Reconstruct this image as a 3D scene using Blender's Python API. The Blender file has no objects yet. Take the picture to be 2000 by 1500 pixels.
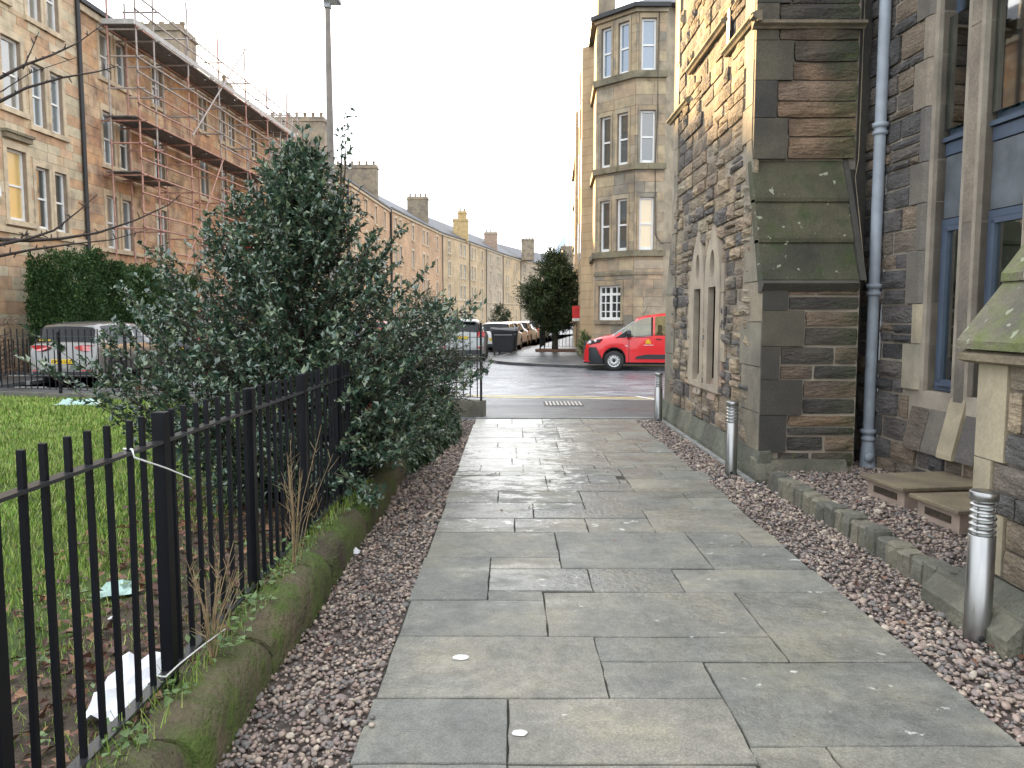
import bpy, bmesh, math, random
import numpy as np
from mathutils import Vector, Matrix
random.seed(7); rng = np.random.default_rng(7)
R = math.radians
scene = bpy.context.scene
# ------------------------------------------------------------------ camera
EYE = 1.65; PITCH = math.atan(130/1500.); FOC = 1500.
cd = bpy.data.cameras.new('camera'); cam = bpy.data.objects.new('camera', cd); scene.collection.objects.link(cam)
cam.location = (0, 0, EYE); cam.rotation_euler = (math.pi/2-PITCH, 0, 0)
cd.sensor_width = 36; cd.lens = 36*FOC/2000.; cd.clip_start = 0.05; cd.clip_end = 3000
scene.camera = cam
# ------------------------------------------------------------------ light
SUN_AZ = R(22); SUN_EL = R(13.4)          # azimuth measured from +Y towards -X
w = bpy.data.worlds.new('World'); scene.world = w; w.use_nodes = True
nt = w.node_tree; nt.nodes.clear()
sky = nt.nodes.new('ShaderNodeTexSky'); sky.sky_type = 'NISHITA'; sky.sun_disc = False
sky.sun_elevation = SUN_EL; sky.sun_rotation = -SUN_AZ; sky.altitude = 50; sky.air_density = 1.0; sky.dust_density = 2.0; sky.ozone_density = 1.0
bgn = nt.nodes.new('ShaderNodeBackground'); bgn.inputs['Strength'].default_value = 0.085
tc = nt.nodes.new('ShaderNodeTexCoord'); mp = nt.nodes.new('ShaderNodeMapping'); mp.inputs['Scale'].default_value = (1, 1, 3.5)
cn = nt.nodes.new('ShaderNodeTexNoise'); cn.inputs['Scale'].default_value = 1.6; cn.inputs['Detail'].default_value = 6
cr = nt.nodes.new('ShaderNodeMapRange'); cr.inputs['From Min'].default_value = .33; cr.inputs['From Max'].default_value = .62
cr.inputs['To Min'].default_value = .45; cr.inputs['To Max'].default_value = 1.0
cm = nt.nodes.new('ShaderNodeMixRGB'); cm.inputs['Color2'].default_value = (7.0, 7.25, 7.55, 1)
out = nt.nodes.new('ShaderNodeOutputWorld')
L = nt.links.new
L(tc.outputs['Generated'], mp.inputs['Vector']); L(mp.outputs[0], cn.inputs['Vector']); L(cn.outputs['Fac'], cr.inputs['Value'])
L(cr.outputs[0], cm.inputs['Fac']); L(sky.outputs[0], cm.inputs['Color1']); L(cm.outputs[0], bgn.inputs['Color']); L(bgn.outputs[0], out.inputs['Surface'])
sd = bpy.data.lights.new('sun', 'SUN'); sun = bpy.data.objects.new('sun', sd); scene.collection.objects.link(sun)
sd.energy = 5.0; sd.angle = R(0.5); sd.color = (1.0, .65, .30)
sdir = Vector((-math.sin(SUN_AZ)*math.cos(SUN_EL), math.cos(SUN_AZ)*math.cos(SUN_EL), math.sin(SUN_EL)))
sun.rotation_euler = sdir.to_track_quat('Z', 'Y').to_euler(); sun.location = (-20, 20, 40)
vs = scene.view_settings; vs.view_transform = 'Standard'; vs.look = 'None'; vs.gamma = 1; vs.exposure = 2.17; vs.use_curve_mapping = False
scene.cycles.use_denoising = True; scene.cycles.max_bounces = 6; scene.cycles.transparent_max_bounces = 12
scene.cycles.sample_clamp_indirect = 6

# ------------------------------------------------------------------ helpers
COL = scene.collection.objects
def ray(px, py):
    u = (px-1000)/FOC; v = (750-py)/FOC; c, s = math.cos(PITCH), math.sin(PITCH)
    return Vector((u, c+v*s, -s+v*c))
def G(px, py, z=0.0):
    r = ray(px, py); return Vector((0, 0, EYE))+r*((z-EYE)/r.z)
def tag(o, label=None, cat=None, group=None, kind=None):
    if label: o['label'] = label
    if cat: o['category'] = cat
    if group: o['group'] = group
    if kind: o['kind'] = kind
    return o
def empty(name, loc=(0, 0, 0), rz=0, **k):
    o = bpy.data.objects.new(name, None); COL.link(o); o.location = loc; o.rotation_euler = (0, 0, rz); o.empty_display_size = .1
    return tag(o, **k)
REBASE = []
def wempty(name, loc, **k):
    """a thing whose parts are built in world coordinates; its Empty is moved to loc at the end"""
    o = empty(name, (0, 0, 0), **k); REBASE.append((o, loc)); return o
def link(name, me, parent=None, M=None):
    """M is given in world space when the parent only translates"""
    o = bpy.data.objects.new(name, me); COL.link(o)
    if parent is not None: o.parent = parent
    if M is not None: o.matrix_basis = M
    return o
class MB:
    def __init__(s): s.v = []; s.f = []; s.sm = []
    def add(s, vs, fs, smooth=False):
        n = len(s.v); s.v += [tuple(p) for p in vs]; s.f += [tuple(i+n for i in f) for f in fs]; s.sm += [smooth]*len(fs)
    def box(s, x0, x1, y0, y1, z0, z1):
        s.add([(x0,y0,z0),(x1,y0,z0),(x1,y1,z0),(x0,y1,z0),(x0,y0,z1),(x1,y0,z1),(x1,y1,z1),(x0,y1,z1)],
              [(0,3,2,1),(4,5,6,7),(0,1,5,4),(1,2,6,5),(2,3,7,6),(3,0,4,7)])
    def cbox(s, x0, x1, y0, y1, z0, z1, b):
        """box with its upper edges chamfered"""
        s.add([(x0,y0,z0),(x1,y0,z0),(x1,y1,z0),(x0,y1,z0),(x0,y0,z1-b),(x1,y0,z1-b),(x1,y1,z1-b),(x0,y1,z1-b),
               (x0+b,y0+b,z1),(x1-b,y0+b,z1),(x1-b,y1-b,z1),(x0+b,y1-b,z1)],
              [(0,3,2,1),(8,9,10,11),(0,1,5,4),(1,2,6,5),(2,3,7,6),(3,0,4,7),(4,5,9,8),(5,6,10,9),(6,7,11,10),(7,4,8,11)])
    def tube(s, p, q, r, n=8, r2=None, caps=True, smooth=True):
        p = Vector(p); q = Vector(q); d = (q-p)
        if d.length < 1e-6: return
        d.normalize(); a = d.orthogonal().normalized(); b = d.cross(a); r2 = r if r2 is None else r2
        vs = []
        for c, rr in ((p, r), (q, r2)):
            for k in range(n):
                t = 2*math.pi*k/n; vs.append(c+(a*math.cos(t)+b*math.sin(t))*rr)
        s.add(vs, [(k, (k+1) % n, n+(k+1) % n, n+k) for k in range(n)], smooth)
        if caps: s.add(vs[:n], [tuple(range(n))[::-1]]); s.add(vs[n:], [tuple(range(n))])
    def path(s, pts, radii, n=6):
        pts = [Vector(p) for p in pts]; vs = []
        d0 = (pts[1]-pts[0]).normalized(); a = d0.orthogonal().normalized()
        for i, p in enumerate(pts):
            d = (pts[min(i+1, len(pts)-1)]-pts[max(i-1, 0)]).normalized(); a = (a-d*a.dot(d)).normalized(); b = d.cross(a)
            r = radii[i] if hasattr(radii, '__len__') else radii
            for k in range(n):
                t = 2*math.pi*k/n; vs.append(p+(a*math.cos(t)+b*math.sin(t))*r)
        fs = [(i*n+k, i*n+(k+1) % n, (i+1)*n+(k+1) % n, (i+1)*n+k) for i in range(len(pts)-1) for k in range(n)]
        s.add(vs, fs, True); m = len(pts)*n
        s.add(vs[:n], [tuple(range(n))[::-1]]); s.add(vs[m-n:], [tuple(range(n))])
    def lathe(s, prof, n=20, c=(0, 0, 0), axis='z', smooth=True):
        vs = []
        for r, h in prof:
            for k in range(n):
                t = 2*math.pi*k/n; x, y = r*math.cos(t), r*math.sin(t)
                if axis == 'z': vs.append((c[0]+x, c[1]+y, c[2]+h))
                elif axis == 'x': vs.append((c[0]+h, c[1]+x, c[2]+y))
                else: vs.append((c[0]+x, c[1]+h, c[2]+y))
        s.add(vs, [(i*n+k, i*n+(k+1) % n, (i+1)*n+(k+1) % n, (i+1)*n+k) for i in range(len(prof)-1) for k in range(n)], smooth)
    def prism(s, poly, h0, h1, f=None):
        """polygon (a,b) extruded between h0 and h1; f maps (a,b,h) to a point"""
        f = f or (lambda a, b, h: (a, b, h)); n = len(poly)
        vs = [f(a, b, h0) for a, b in poly]+[f(a, b, h1) for a, b in poly]
        s.add(vs, [tuple(range(n))[::-1], tuple(range(n, 2*n))]+[(i, (i+1) % n, n+(i+1) % n, n+i) for i in range(n)])
    def quad(s, *p): s.add(p, [tuple(range(len(p)))])
    def mesh(s, name, mat=None):
        me = bpy.data.meshes.new(name); me.from_pydata(s.v, [], s.f); me.polygons.foreach_set('use_smooth', s.sm)
        if mat: me.materials.append(mat)
        bm = bmesh.new(); bm.from_mesh(me); bmesh.ops.recalc_face_normals(bm, faces=bm.faces); bm.to_mesh(me); bm.free()
        return me
    def build(s, name, mat=None, parent=None, M=None): return link(name, s.mesh(name, mat), parent, M)
def arr_mesh(name, V, F, mat, smooth=False):
    V = np.asarray(V, dtype=np.float32); F = np.asarray(F, dtype=np.int32); k = F.shape[1]
    me = bpy.data.meshes.new(name); me.vertices.add(len(V)); me.vertices.foreach_set('co', V.ravel())
    me.loops.add(F.size); me.loops.foreach_set('vertex_index', F.ravel())
    me.polygons.add(len(F)); me.polygons.foreach_set('loop_start', np.arange(0, F.size, k, dtype=np.int32))
    me.polygons.foreach_set('loop_total', np.full(len(F), k, dtype=np.int32))
    me.polygons.foreach_set('use_smooth', np.full(len(F), smooth)); me.materials.append(mat); me.update(calc_edges=True); return me
def stamp(v, f, mats4):
    """copies of one small mesh (v,f) under n transforms given as (n,3,3) and (n,3)"""
    A, T = mats4; V = np.einsum('nij,vj->nvi', A, v)+T[:, None, :]
    F = f[None]+(np.arange(len(T))*len(v))[:, None, None]
    return V.reshape(-1, 3), F.reshape(-1, f.shape[1])
def rot_rand(n, tilt=3.14):
    a = rng.uniform(0, 2*np.pi, n); b = rng.normal(0, tilt, n); c = rng.normal(0, tilt, n)
    ca, sa, cb, sb, cc, sc = np.cos(a), np.sin(a), np.cos(b), np.sin(b), np.cos(c), np.sin(c); z = 0*a; o = z+1
    Rz = np.array([[ca, -sa, z], [sa, ca, z], [z, z, o]]).transpose(2, 0, 1); Rx = np.array([[o, z, z], [z, cb, -sb], [z, sb, cb]]).transpose(2, 0, 1)
    Ry = np.array([[cc, z, sc], [z, o, z], [-sc, z, cc]]).transpose(2, 0, 1); return Rx@Ry@Rz
def frames(d, up):
    """orthonormal frames: x = d, z ~ up"""
    d = d/np.linalg.norm(d, axis=1, keepdims=True); y = np.cross(up, d); y /= (np.linalg.norm(y, axis=1, keepdims=True)+1e-9); z = np.cross(d, y)
    return np.stack([d, y, z], axis=2)

# ------------------------------------------------------------------ materials
class NT:
    def __init__(s, name):
        s.m = bpy.data.materials.new(name); s.m.use_nodes = True; s.t = s.m.node_tree; s.b = s.t.nodes['Principled BSDF']; s.g = None
    def n(s, t, **k):
        o = s.t.nodes.new('ShaderNode'+t)
        for a, v in k.items(): setattr(o, a, v)
        return o
    def l(s, a, b): s.t.links.new(a, b)
    def pos(s):
        if s.g is None: s.g = s.n('NewGeometry')
        return s.g.outputs['Position']
    def noise(s, scale, detail=4, stretch=None, rough=.55, off=0):
        n = s.n('TexNoise'); n.inputs['Scale'].default_value = scale; n.inputs['Detail'].default_value = detail; n.inputs['Roughness'].default_value = rough
        m = s.n('Mapping'); m.inputs['Scale'].default_value = stretch or (1, 1, 1); m.inputs['Location'].default_value = (off, off*.7, off*1.3)
        s.l(s.pos(), m.inputs['Vector']); s.l(m.outputs[0], n.inputs['Vector']); return n.outputs['Fac']
    def rmap(s, x, a, b, c=0., d=1.):
        m = s.n('MapRange'); m.inputs['From Min'].default_value = a; m.inputs['From Max'].default_value = b
        m.inputs['To Min'].default_value = c; m.inputs['To Max'].default_value = d; s.l(x, m.inputs['Value']); return m.outputs[0]
    def ramp(s, x, stops, interp='LINEAR'):
        r = s.n('ValToRGB'); r.color_ramp.interpolation = interp; e = r.color_ramp.elements
        while len(e) > 1: e.remove(e[0])
        e[0].position = stops[0][0]; e[0].color = (*stops[0][1], 1)
        for p, c in stops[1:]:
            q = e.new(p); q.color = (*c, 1)
        s.l(x, r.inputs['Fac']); return r.outputs['Color']
    def mix(s, f, a, b, mode='MIX'):
        m = s.n('MixRGB', blend_type=mode)
        for x, i in ((f, 'Fac'), (a, 'Color1'), (b, 'Color2')):
            if isinstance(x, (int, float)): m.inputs[i].default_value = x
            elif isinstance(x, tuple): m.inputs[i].default_value = (*x, 1)
            else: s.l(x, m.inputs[i])
        return m.outputs[0]
    def math(s, op, a, b=0.):
        m = s.n('Math', operation=op)
        for x, i in ((a, 0), (b, 1)):
            if isinstance(x, (int, float)): m.inputs[i].default_value = x
            else: s.l(x, m.inputs[i])
        return m.outputs[0]
    def sep(s, axis):
        x = s.n('SeparateXYZ'); s.l(s.pos(), x.inputs[0]); return x.outputs[axis]
    def rnd(s):
        o = s.n('ObjectInfo'); 
        if s.g is None: s.pos()
        a = s.math('ADD', o.outputs['Random'], s.g.outputs['Random Per Island']); a = s.math('MULTIPLY', a, 7.31)
        return s.math('FRACT', a)
    def col(s, c):
        if isinstance(c, tuple): s.b.inputs['Base Color'].default_value = (*c, 1)
        else: s.l(c, s.b.inputs['Base Color'])
    def rough(s, r):
        if isinstance(r, (int, float)): s.b.inputs['Roughness'].default_value = r
        else: s.l(r, s.b.inputs['Roughness'])
    def bump(s, h, dist=.01, strength=1.):
        b = s.n('Bump'); b.inputs['Distance'].default_value = dist; b.inputs['Strength'].default_value = strength
        s.l(h, b.inputs['Height']); s.l(b.outputs[0], s.b.inputs['Normal'])
def plain(name, c, rough=.6, metal=0., bump=None, var=.15, vs=5, coat=0.):
    t = NT(name)
    t.col(t.mix(1., tuple(c), t.ramp(t.noise(vs, 5), [(.3, (1-var,)*3), (.7, (1+var,)*3)]), 'MULTIPLY')); t.rough(rough); t.b.inputs['Metallic'].default_value = metal
    t.b.inputs['Coat Weight'].default_value = coat
    if bump: t.bump(t.noise(bump[0], 4), bump[1])
    return t.m
def stone(name, cols, soot=.4, moss=0., bump=(22, .012), strata=False, rough=.85, sootc=(.06, .055, .05), mossc=(.06, .08, .02), algae=None, mscale=3., grain=.25, spots=0.):
    t = NT(name); n = len(cols)
    c = t.ramp(t.rnd(), [(i/float(n), k) for i, k in enumerate(cols)], 'CONSTANT')
    c = t.mix(1., c, t.ramp(t.noise(3.1, 6), [(.25, (.72, .72, .74)), (.75, (1.3, 1.26, 1.2))]), 'MULTIPLY')
    c = t.mix(grain, c, t.ramp(t.noise(55, 3), [(.35, (.35, .33, .3)), (.65, (1.5, 1.5, 1.5))]), 'MULTIPLY')
    if strata: c = t.mix(.5, c, t.ramp(t.noise(9, 5, (.5, .5, 5)), [(.35, (.5, .45, .4)), (.62, (1.3, 1.25, 1.2))]), 'MULTIPLY')
    if soot: c = t.mix(t.rmap(t.noise(1.3, 7, off=3), .66-soot*.4, .80-soot*.25, 0, .85), c, sootc)
    if moss: c = t.mix(t.rmap(t.noise(mscale, 8, off=9, rough=.65), .72-moss*.45, .80-moss*.3, 0, .9), c, t.mix(t.noise(14, 3), mossc, tuple(x*2.0 for x in mossc)))
    if spots: c = t.mix(t.rmap(t.noise(11, 2, off=77), .70-spots, .715-spots, 0, .8), c, (.34, .36, .26))
    if algae: ax, a, b = algae; c = t.mix(t.math('MULTIPLY', t.rmap(t.sep(ax), a, b), t.rmap(t.noise(4, 6, off=5), .3, .6)), c, (.055, .075, .028))
    t.col(c); t.rough(rough)
    h = t.math('ADD', t.noise(bump[0], 6, (1, 1, 2.2) if strata else None), t.math('MULTIPLY', t.noise(bump[0]*3.7, 3), .35)); t.bump(h, bump[1])
    return t.m
def glassy(name, c=(.03, .04, .045), rough=.04, alpha=1.0, tint=None):
    t = NT(name); t.col(c); t.rough(rough); t.b.inputs['Specular IOR Level'].default_value = .8; t.b.inputs['IOR'].default_value = 1.9
    if alpha < 1:
        gs = t.n('BsdfGlossy'); gs.inputs['Roughness'].default_value = rough; gs.inputs['Color'].default_value = (.88,.92,.93,1); tr = t.n('BsdfTransparent'); tr.inputs[0].default_value = (*(tint or (.85, .9, .88)), 1); mx = t.n('MixShader'); fr = t.n('LayerWeight'); fr.inputs['Blend'].default_value = .25
        o = t.t.nodes['Material Output']; t.l(t.rmap(fr.outputs['Fresnel'], 0, 1, alpha, 1), mx.inputs['Fac']); t.l(tr.outputs[0], mx.inputs[1]); t.l(gs.outputs[0], mx.inputs[2]); t.l(mx.outputs[0], o.inputs['Surface'])
    return t.m
def leafmat(name, a, b, c=None, rough=.35, spec=.5):
    t = NT(name); st = [(0, a), (.6, b)]
    if c: st.append((.97, c))
    k = t.ramp(t.rnd(), st); t.col(t.mix(1., k, t.ramp(t.noise(2.2, 4), [(.3, (.75,)*3), (.7, (1.25,)*3)]), 'MULTIPLY')); t.rough(rough)
    t.b.inputs['Specular IOR Level'].default_value = spec; return t.m
M = {}
M['ashlar_l'] = stone('tenement_sandstone', [(.52,.40,.26),(.50,.43,.30),(.49,.33,.21),(.55,.47,.34),(.47,.31,.19),(.51,.45,.32),(.53,.38,.25),(.46,.38,.27)], soot=.25, bump=(16,.006), rough=.9, sootc=(.20,.15,.11), grain=.12)
M['ashlar_s'] = stone('scaffolded_sandstone', [(.53,.34,.20),(.50,.37,.23),(.47,.28,.17),(.55,.40,.26),(.52,.32,.18),(.48,.35,.24)], soot=.45, bump=(16,.006), rough=.9, sootc=(.17,.11,.08), grain=.12)
def coursed(name, c1, c2, ch=.34, ln=.8):
    """far facades: courses too small to pick apart are left to the material"""
    t = NT(name); b = t.n('TexBrick'); b.offset = .5; b.inputs['Scale'].default_value = 1.; b.inputs['Brick Width'].default_value = ln; b.inputs['Row Height'].default_value = ch
    b.inputs['Mortar Size'].default_value = .012; b.inputs['Color1'].default_value = (*c1, 1); b.inputs['Color2'].default_value = (*c2, 1); b.inputs['Mortar'].default_value = (*[x*.62 for x in c1], 1)
    s = t.n('SeparateXYZ'); t.l(t.pos(), s.inputs[0]); cmb = t.n('CombineXYZ'); t.l(t.math('ADD', s.outputs[0], s.outputs[1]), cmb.inputs[0]); t.l(s.outputs[2], cmb.inputs[1])
    t.l(cmb.outputs[0], b.inputs['Vector'])
    c = t.mix(1., b.outputs[0], t.ramp(t.noise(.35, 6), [(.3, (.72, .70, .68)), (.7, (1.2, 1.15, 1.1))]), 'MULTIPLY')
    c = t.mix(.5, c, t.ramp(t.noise(2.5, 5, (1, 1, .3)), [(.3, (.6, .58, .56)), (.7, (1.25, 1.22, 1.2))]), 'MULTIPLY')
    t.col(c); t.rough(.9); return t.m
M['far0'] = coursed('pink_sandstone_courses', (.52,.35,.22), (.47,.31,.19)); M['far1'] = coursed('buff_sandstone_courses', (.53,.42,.27), (.49,.37,.23))
M['far2'] = coursed('grey_sandstone_courses', (.46,.40,.30), (.42,.34,.25))
M['dress'] = stone('dressed_sandstone_margin', [(.54,.45,.32),(.50,.41,.29)], soot=.2, bump=(20,.003), rough=.85, sootc=(.22,.18,.13), grain=.1)
M['joint'] = plain('tenement_mortar', (.30,.23,.17), .95)
M['slate'] = plain('roof_slate', (.10,.10,.11), .6, var=.35, vs=9)
M['chim'] = stone('chimney_stone', [(.30,.25,.18),(.26,.22,.16)], soot=.5, bump=(12,.01), sootc=(.12,.10,.09))
M['chimy'] = stone('sunlit_tone_chimney_stone', [(.48,.36,.18),(.44,.33,.16)], soot=0., bump=(12,.01))  # sunlit look painted into a yellower stone colour
M['white'] = plain('white_window_paint', (.78,.78,.76), .4, var=.05)
M['glass'] = glassy('window_glass', (.05,.06,.06)); M['blind'] = plain('cream_window_blind', (.68,.60,.45), .8, var=.08)
M['blackr'] = plain('black_rail_sheen_paint', (.03,.031,.035), .28, var=.3)  # greyer than the bars, painting in the rails' top highlight
M['black'] = plain('black_gloss_paint', (.004,.005,.008), .42, var=.2, bump=(60,.0006)); M['black'].node_tree.nodes['Principled BSDF'].inputs['Specular IOR Level'].default_value = .22; M['dark'] = plain('black_rubber', (.02,.02,.02), .8)
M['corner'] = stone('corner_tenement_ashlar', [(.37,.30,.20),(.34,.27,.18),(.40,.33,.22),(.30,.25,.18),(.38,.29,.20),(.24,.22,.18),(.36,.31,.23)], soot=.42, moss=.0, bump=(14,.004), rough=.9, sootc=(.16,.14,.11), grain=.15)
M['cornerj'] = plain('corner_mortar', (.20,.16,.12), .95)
M['mould'] = stone('weathered_string_course', [(.24,.20,.14),(.20,.18,.12)], soot=.4, moss=.35, bump=(20,.006), mossc=(.05,.055,.02))
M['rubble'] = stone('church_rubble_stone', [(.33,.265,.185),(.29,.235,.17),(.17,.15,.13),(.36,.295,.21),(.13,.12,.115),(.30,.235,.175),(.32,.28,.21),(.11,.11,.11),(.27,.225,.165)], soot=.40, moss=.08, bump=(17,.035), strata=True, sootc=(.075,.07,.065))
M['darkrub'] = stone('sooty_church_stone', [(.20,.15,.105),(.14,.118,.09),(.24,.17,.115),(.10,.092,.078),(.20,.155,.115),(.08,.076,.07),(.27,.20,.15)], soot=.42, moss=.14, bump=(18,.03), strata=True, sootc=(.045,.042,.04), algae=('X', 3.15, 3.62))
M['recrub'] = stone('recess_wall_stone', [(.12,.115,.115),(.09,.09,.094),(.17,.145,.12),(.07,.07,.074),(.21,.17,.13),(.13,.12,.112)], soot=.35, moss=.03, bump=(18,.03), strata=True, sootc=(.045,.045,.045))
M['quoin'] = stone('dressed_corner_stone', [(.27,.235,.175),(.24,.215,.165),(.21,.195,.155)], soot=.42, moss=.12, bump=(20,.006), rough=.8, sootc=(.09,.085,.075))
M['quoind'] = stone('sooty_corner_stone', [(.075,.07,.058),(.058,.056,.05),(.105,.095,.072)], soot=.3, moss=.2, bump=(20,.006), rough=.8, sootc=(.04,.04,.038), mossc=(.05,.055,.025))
M['jamb'] = stone('window_jamb_stone', [(.20,.175,.145),(.15,.138,.12),(.24,.205,.165),(.12,.112,.105)], soot=.42, bump=(22,.005), rough=.8, sootc=(.09,.08,.07))
M['newst'] = stone('clean_replacement_sandstone', [(.36,.315,.225),(.33,.29,.21),(.31,.28,.215)], soot=.2, bump=(25,.004), rough=.85, sootc=(.24,.20,.14), grain=.12)
M['lancet'] = stone('lancet_surround_stone', [(.34,.285,.22),(.36,.31,.245),(.34,.25,.19)], soot=.12, bump=(25,.004), rough=.85, sootc=(.22,.19,.15), grain=.12)
M['mossy'] = stone('mossy_weathering_slab', [(.085,.082,.05),(.065,.066,.042)], soot=.5, moss=.46, bump=(16,.012), sootc=(.026,.026,.022), mossc=(.026,.040,.012), mscale=3.2, spots=.02)
M['mosst'] = stone('lichened_buttress_slab', [(.22,.20,.14),(.18,.165,.12)], soot=.3, moss=.60, bump=(18,.020), sootc=(.07,.07,.055), mossc=(.085,.105,.03), mscale=4., spots=.05)
M['plinth'] = stone('greenish_plinth_stone', [(.175,.17,.13),(.14,.15,.115),(.12,.125,.10)], soot=.45, moss=.36, bump=(12,.022), sootc=(.06,.06,.05), mossc=(.05,.062,.03), mscale=3.5)
M['mortar'] = plain('church_mortar', (.30,.26,.21), .95, bump=(40,.006), var=.3, vs=3); M['mortard'] = plain('sooty_mortar', (.22,.19,.16), .95, bump=(40,.006), var=.35, vs=3)
M['dimpane'] = plain('dark_leaded_pane', (.05,.05,.05), .5, var=.3)
M['void'] = plain('dark_interior', (.03,.03,.03), .9)
M['kerbmoss'] = stone('mossy_garden_kerb', [(.13,.11,.07),(.10,.085,.055)], soot=.45, moss=.66, bump=(13,.045), sootc=(.04,.033,.022), mossc=(.050,.082,.012), mscale=4.5)
M['sett'] = stone('whinstone_sett', [(.15,.15,.12),(.12,.12,.10),(.18,.17,.13)], soot=.35, moss=.28, bump=(18,.014), sootc=(.07,.07,.06), mossc=(.07,.075,.03))
# paving: grey green york stone with pale scuffs, a painted glint and a wet film
def paving():
    t = NT('york_stone_paving'); c = t.ramp(t.rnd(), [(0, (.235,.23,.20)), (.25, (.19,.192,.174)), (.5, (.245,.232,.195)), (.75, (.215,.21,.184)), (1, (.18,.183,.168))])
    c = t.mix(1., c, t.ramp(t.noise(1.9, 7, rough=.6), [(.3, (.70,.72,.74)), (.5, (1,1,1)), (.72, (1.35,1.28,1.12))]), 'MULTIPLY')
    c = t.mix(.55, c, t.ramp(t.noise(13, 6, rough=.7), [(.3, (.62,.62,.62)), (.7, (1.35,1.35,1.32))]), 'MULTIPLY')
    c = t.mix(.5, c, t.ramp(t.noise(120, 3), [(.35, (.5,.5,.5)), (.65, (1.4,1.4,1.4))]), 'MULTIPLY')
    c = t.mix(t.rmap(t.noise(1.1, 5, off=20), .56, .70, 0, .45), c, (.22,.21,.14)); c = t.mix(t.rmap(t.noise(3.4, 8, off=55, rough=.7), .55, .68, 0, .5), c, (.085,.088,.080))
    # pale lime scuffs all over; dense worn area also paints in wet sky glint
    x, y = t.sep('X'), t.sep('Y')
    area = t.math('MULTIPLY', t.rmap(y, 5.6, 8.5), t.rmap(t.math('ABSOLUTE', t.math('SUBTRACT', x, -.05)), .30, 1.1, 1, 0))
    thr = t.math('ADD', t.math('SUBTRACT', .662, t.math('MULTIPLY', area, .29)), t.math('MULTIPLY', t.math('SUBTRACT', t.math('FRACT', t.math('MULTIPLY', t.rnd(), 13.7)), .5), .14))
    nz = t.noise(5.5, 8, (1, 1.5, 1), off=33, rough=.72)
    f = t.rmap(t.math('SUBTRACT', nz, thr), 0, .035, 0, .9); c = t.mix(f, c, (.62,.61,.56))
    t.col(c)
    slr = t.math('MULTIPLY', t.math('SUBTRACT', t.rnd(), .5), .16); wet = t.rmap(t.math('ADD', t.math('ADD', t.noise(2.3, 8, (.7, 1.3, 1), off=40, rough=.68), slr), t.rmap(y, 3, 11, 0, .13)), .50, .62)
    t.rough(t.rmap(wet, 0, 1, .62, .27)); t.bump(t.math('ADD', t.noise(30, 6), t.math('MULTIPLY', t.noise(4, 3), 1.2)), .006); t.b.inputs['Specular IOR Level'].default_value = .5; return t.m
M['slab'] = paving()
def tarmac(name, c, wet, off=0, pale=.0):
    t = NT(name); k = t.mix(1., c, t.ramp(t.noise(.8, 7, off=off, rough=.6), [(.3, (.75,.76,.8)), (.7, (1.3,1.27,1.22))]), 'MULTIPLY')
    k = t.mix(.6, k, t.ramp(t.noise(160, 2), [(.35, (.45,.45,.45)), (.65, (1.7,1.7,1.65))]), 'MULTIPLY')
    if pale: k = t.mix(t.math('MULTIPLY', t.rmap(t.noise(2.4, 8, (.6, 1.4, 1), off=11, rough=.7), .5, .62), t.rmap(t.math('ABSOLUTE', t.math('SUBTRACT', t.sep('Y'), 18.)), 1., 4., pale, 0)), k, (.42,.43,.45))  # pale streaks paint in the wet road's bright reflection
    t.col(k); t.rough(t.rmap(t.noise(.9, 5, (.6, 1.6, 1), off=off+5), .38, .62, .66-wet*.44, .62-wet*.22)); t.bump(t.noise(90, 3), .004); return t.m
M['road'] = tarmac('wet_road_asphalt', (.16,.168,.185), 1., pale=.95); M['foot'] = tarmac('footway_asphalt', (.072,.076,.082), .9, 4); M['ground'] = tarmac('distant_ground', (.09,.085,.08), .2, 7)
M['kerbst'] = plain('kerbstone', (.24,.24,.23), .7, bump=(30,.004), var=.3); M['yellow'] = plain('yellow_line_paint', (.66,.50,.12), .5, var=.35, vs=8); M['whitep'] = plain('white_line_paint', (.7,.7,.68), .6, var=.3, vs=8)
M['pebble'] = stone('river_pebble', [(.30,.235,.205),(.22,.185,.17),(.38,.31,.255),(.25,.205,.195),(.16,.15,.145),(.46,.40,.33),(.26,.19,.165),(.35,.275,.235),(.19,.175,.17),(.31,.25,.205)], soot=0, bump=(90,.0015), rough=.55, grain=.3)
M['grit'] = plain('dark_grit', (.10,.08,.07), .95, bump=(60,.008), var=.4, vs=30)
M['soil'] = plain('garden_soil', (.06,.045,.03), .95, bump=(25,.03), var=.4, vs=8); M['turf'] = plain('lawn_turf', (.055,.085,.018), .95, bump=(30,.02), var=.4, vs=3)
M['grass'] = leafmat('grass_blade', (.12,.22,.03), (.21,.33,.05), (.36,.36,.13), .55, .3)
M['holly'] = leafmat('holly_leaf', (.022,.058,.036), (.065,.118,.075), (.19,.24,.13), .16, 1.)
M['coton'] = leafmat('small_dark_leaf', (.02,.04,.02), (.04,.065,.03), (.09,.09,.04), .35); M['ivy'] = leafmat('ivy_leaf', (.018,.045,.022), (.04,.08,.035), (.07,.11,.05), .4)
M['yew'] = leafmat('yew_needles', (.018,.040,.016), (.05,.085,.03), (.12,.14,.05), .5); M['hedge'] = leafmat('conifer_hedge_needles', (.022,.055,.020), (.045,.095,.03), (.10,.155,.05), .6, .3)
M['weed'] = leafmat('weed_leaf', (.07,.13,.04), (.13,.20,.07), None, .5); M['dead'] = leafmat('fallen_leaf', (.075,.04,.03), (.13,.06,.04), (.24,.12,.06), .6)
M['bark'] = plain('dark_bark', (.07,.055,.04), .9, bump=(30,.01), var=.3); M['twig'] = plain('bare_twig_bark', (.045,.034,.030), .85, var=.3, vs=20); M['stem'] = plain('dry_weed_stem', (.30,.22,.12), .8, var=.3, vs=20)
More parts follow.
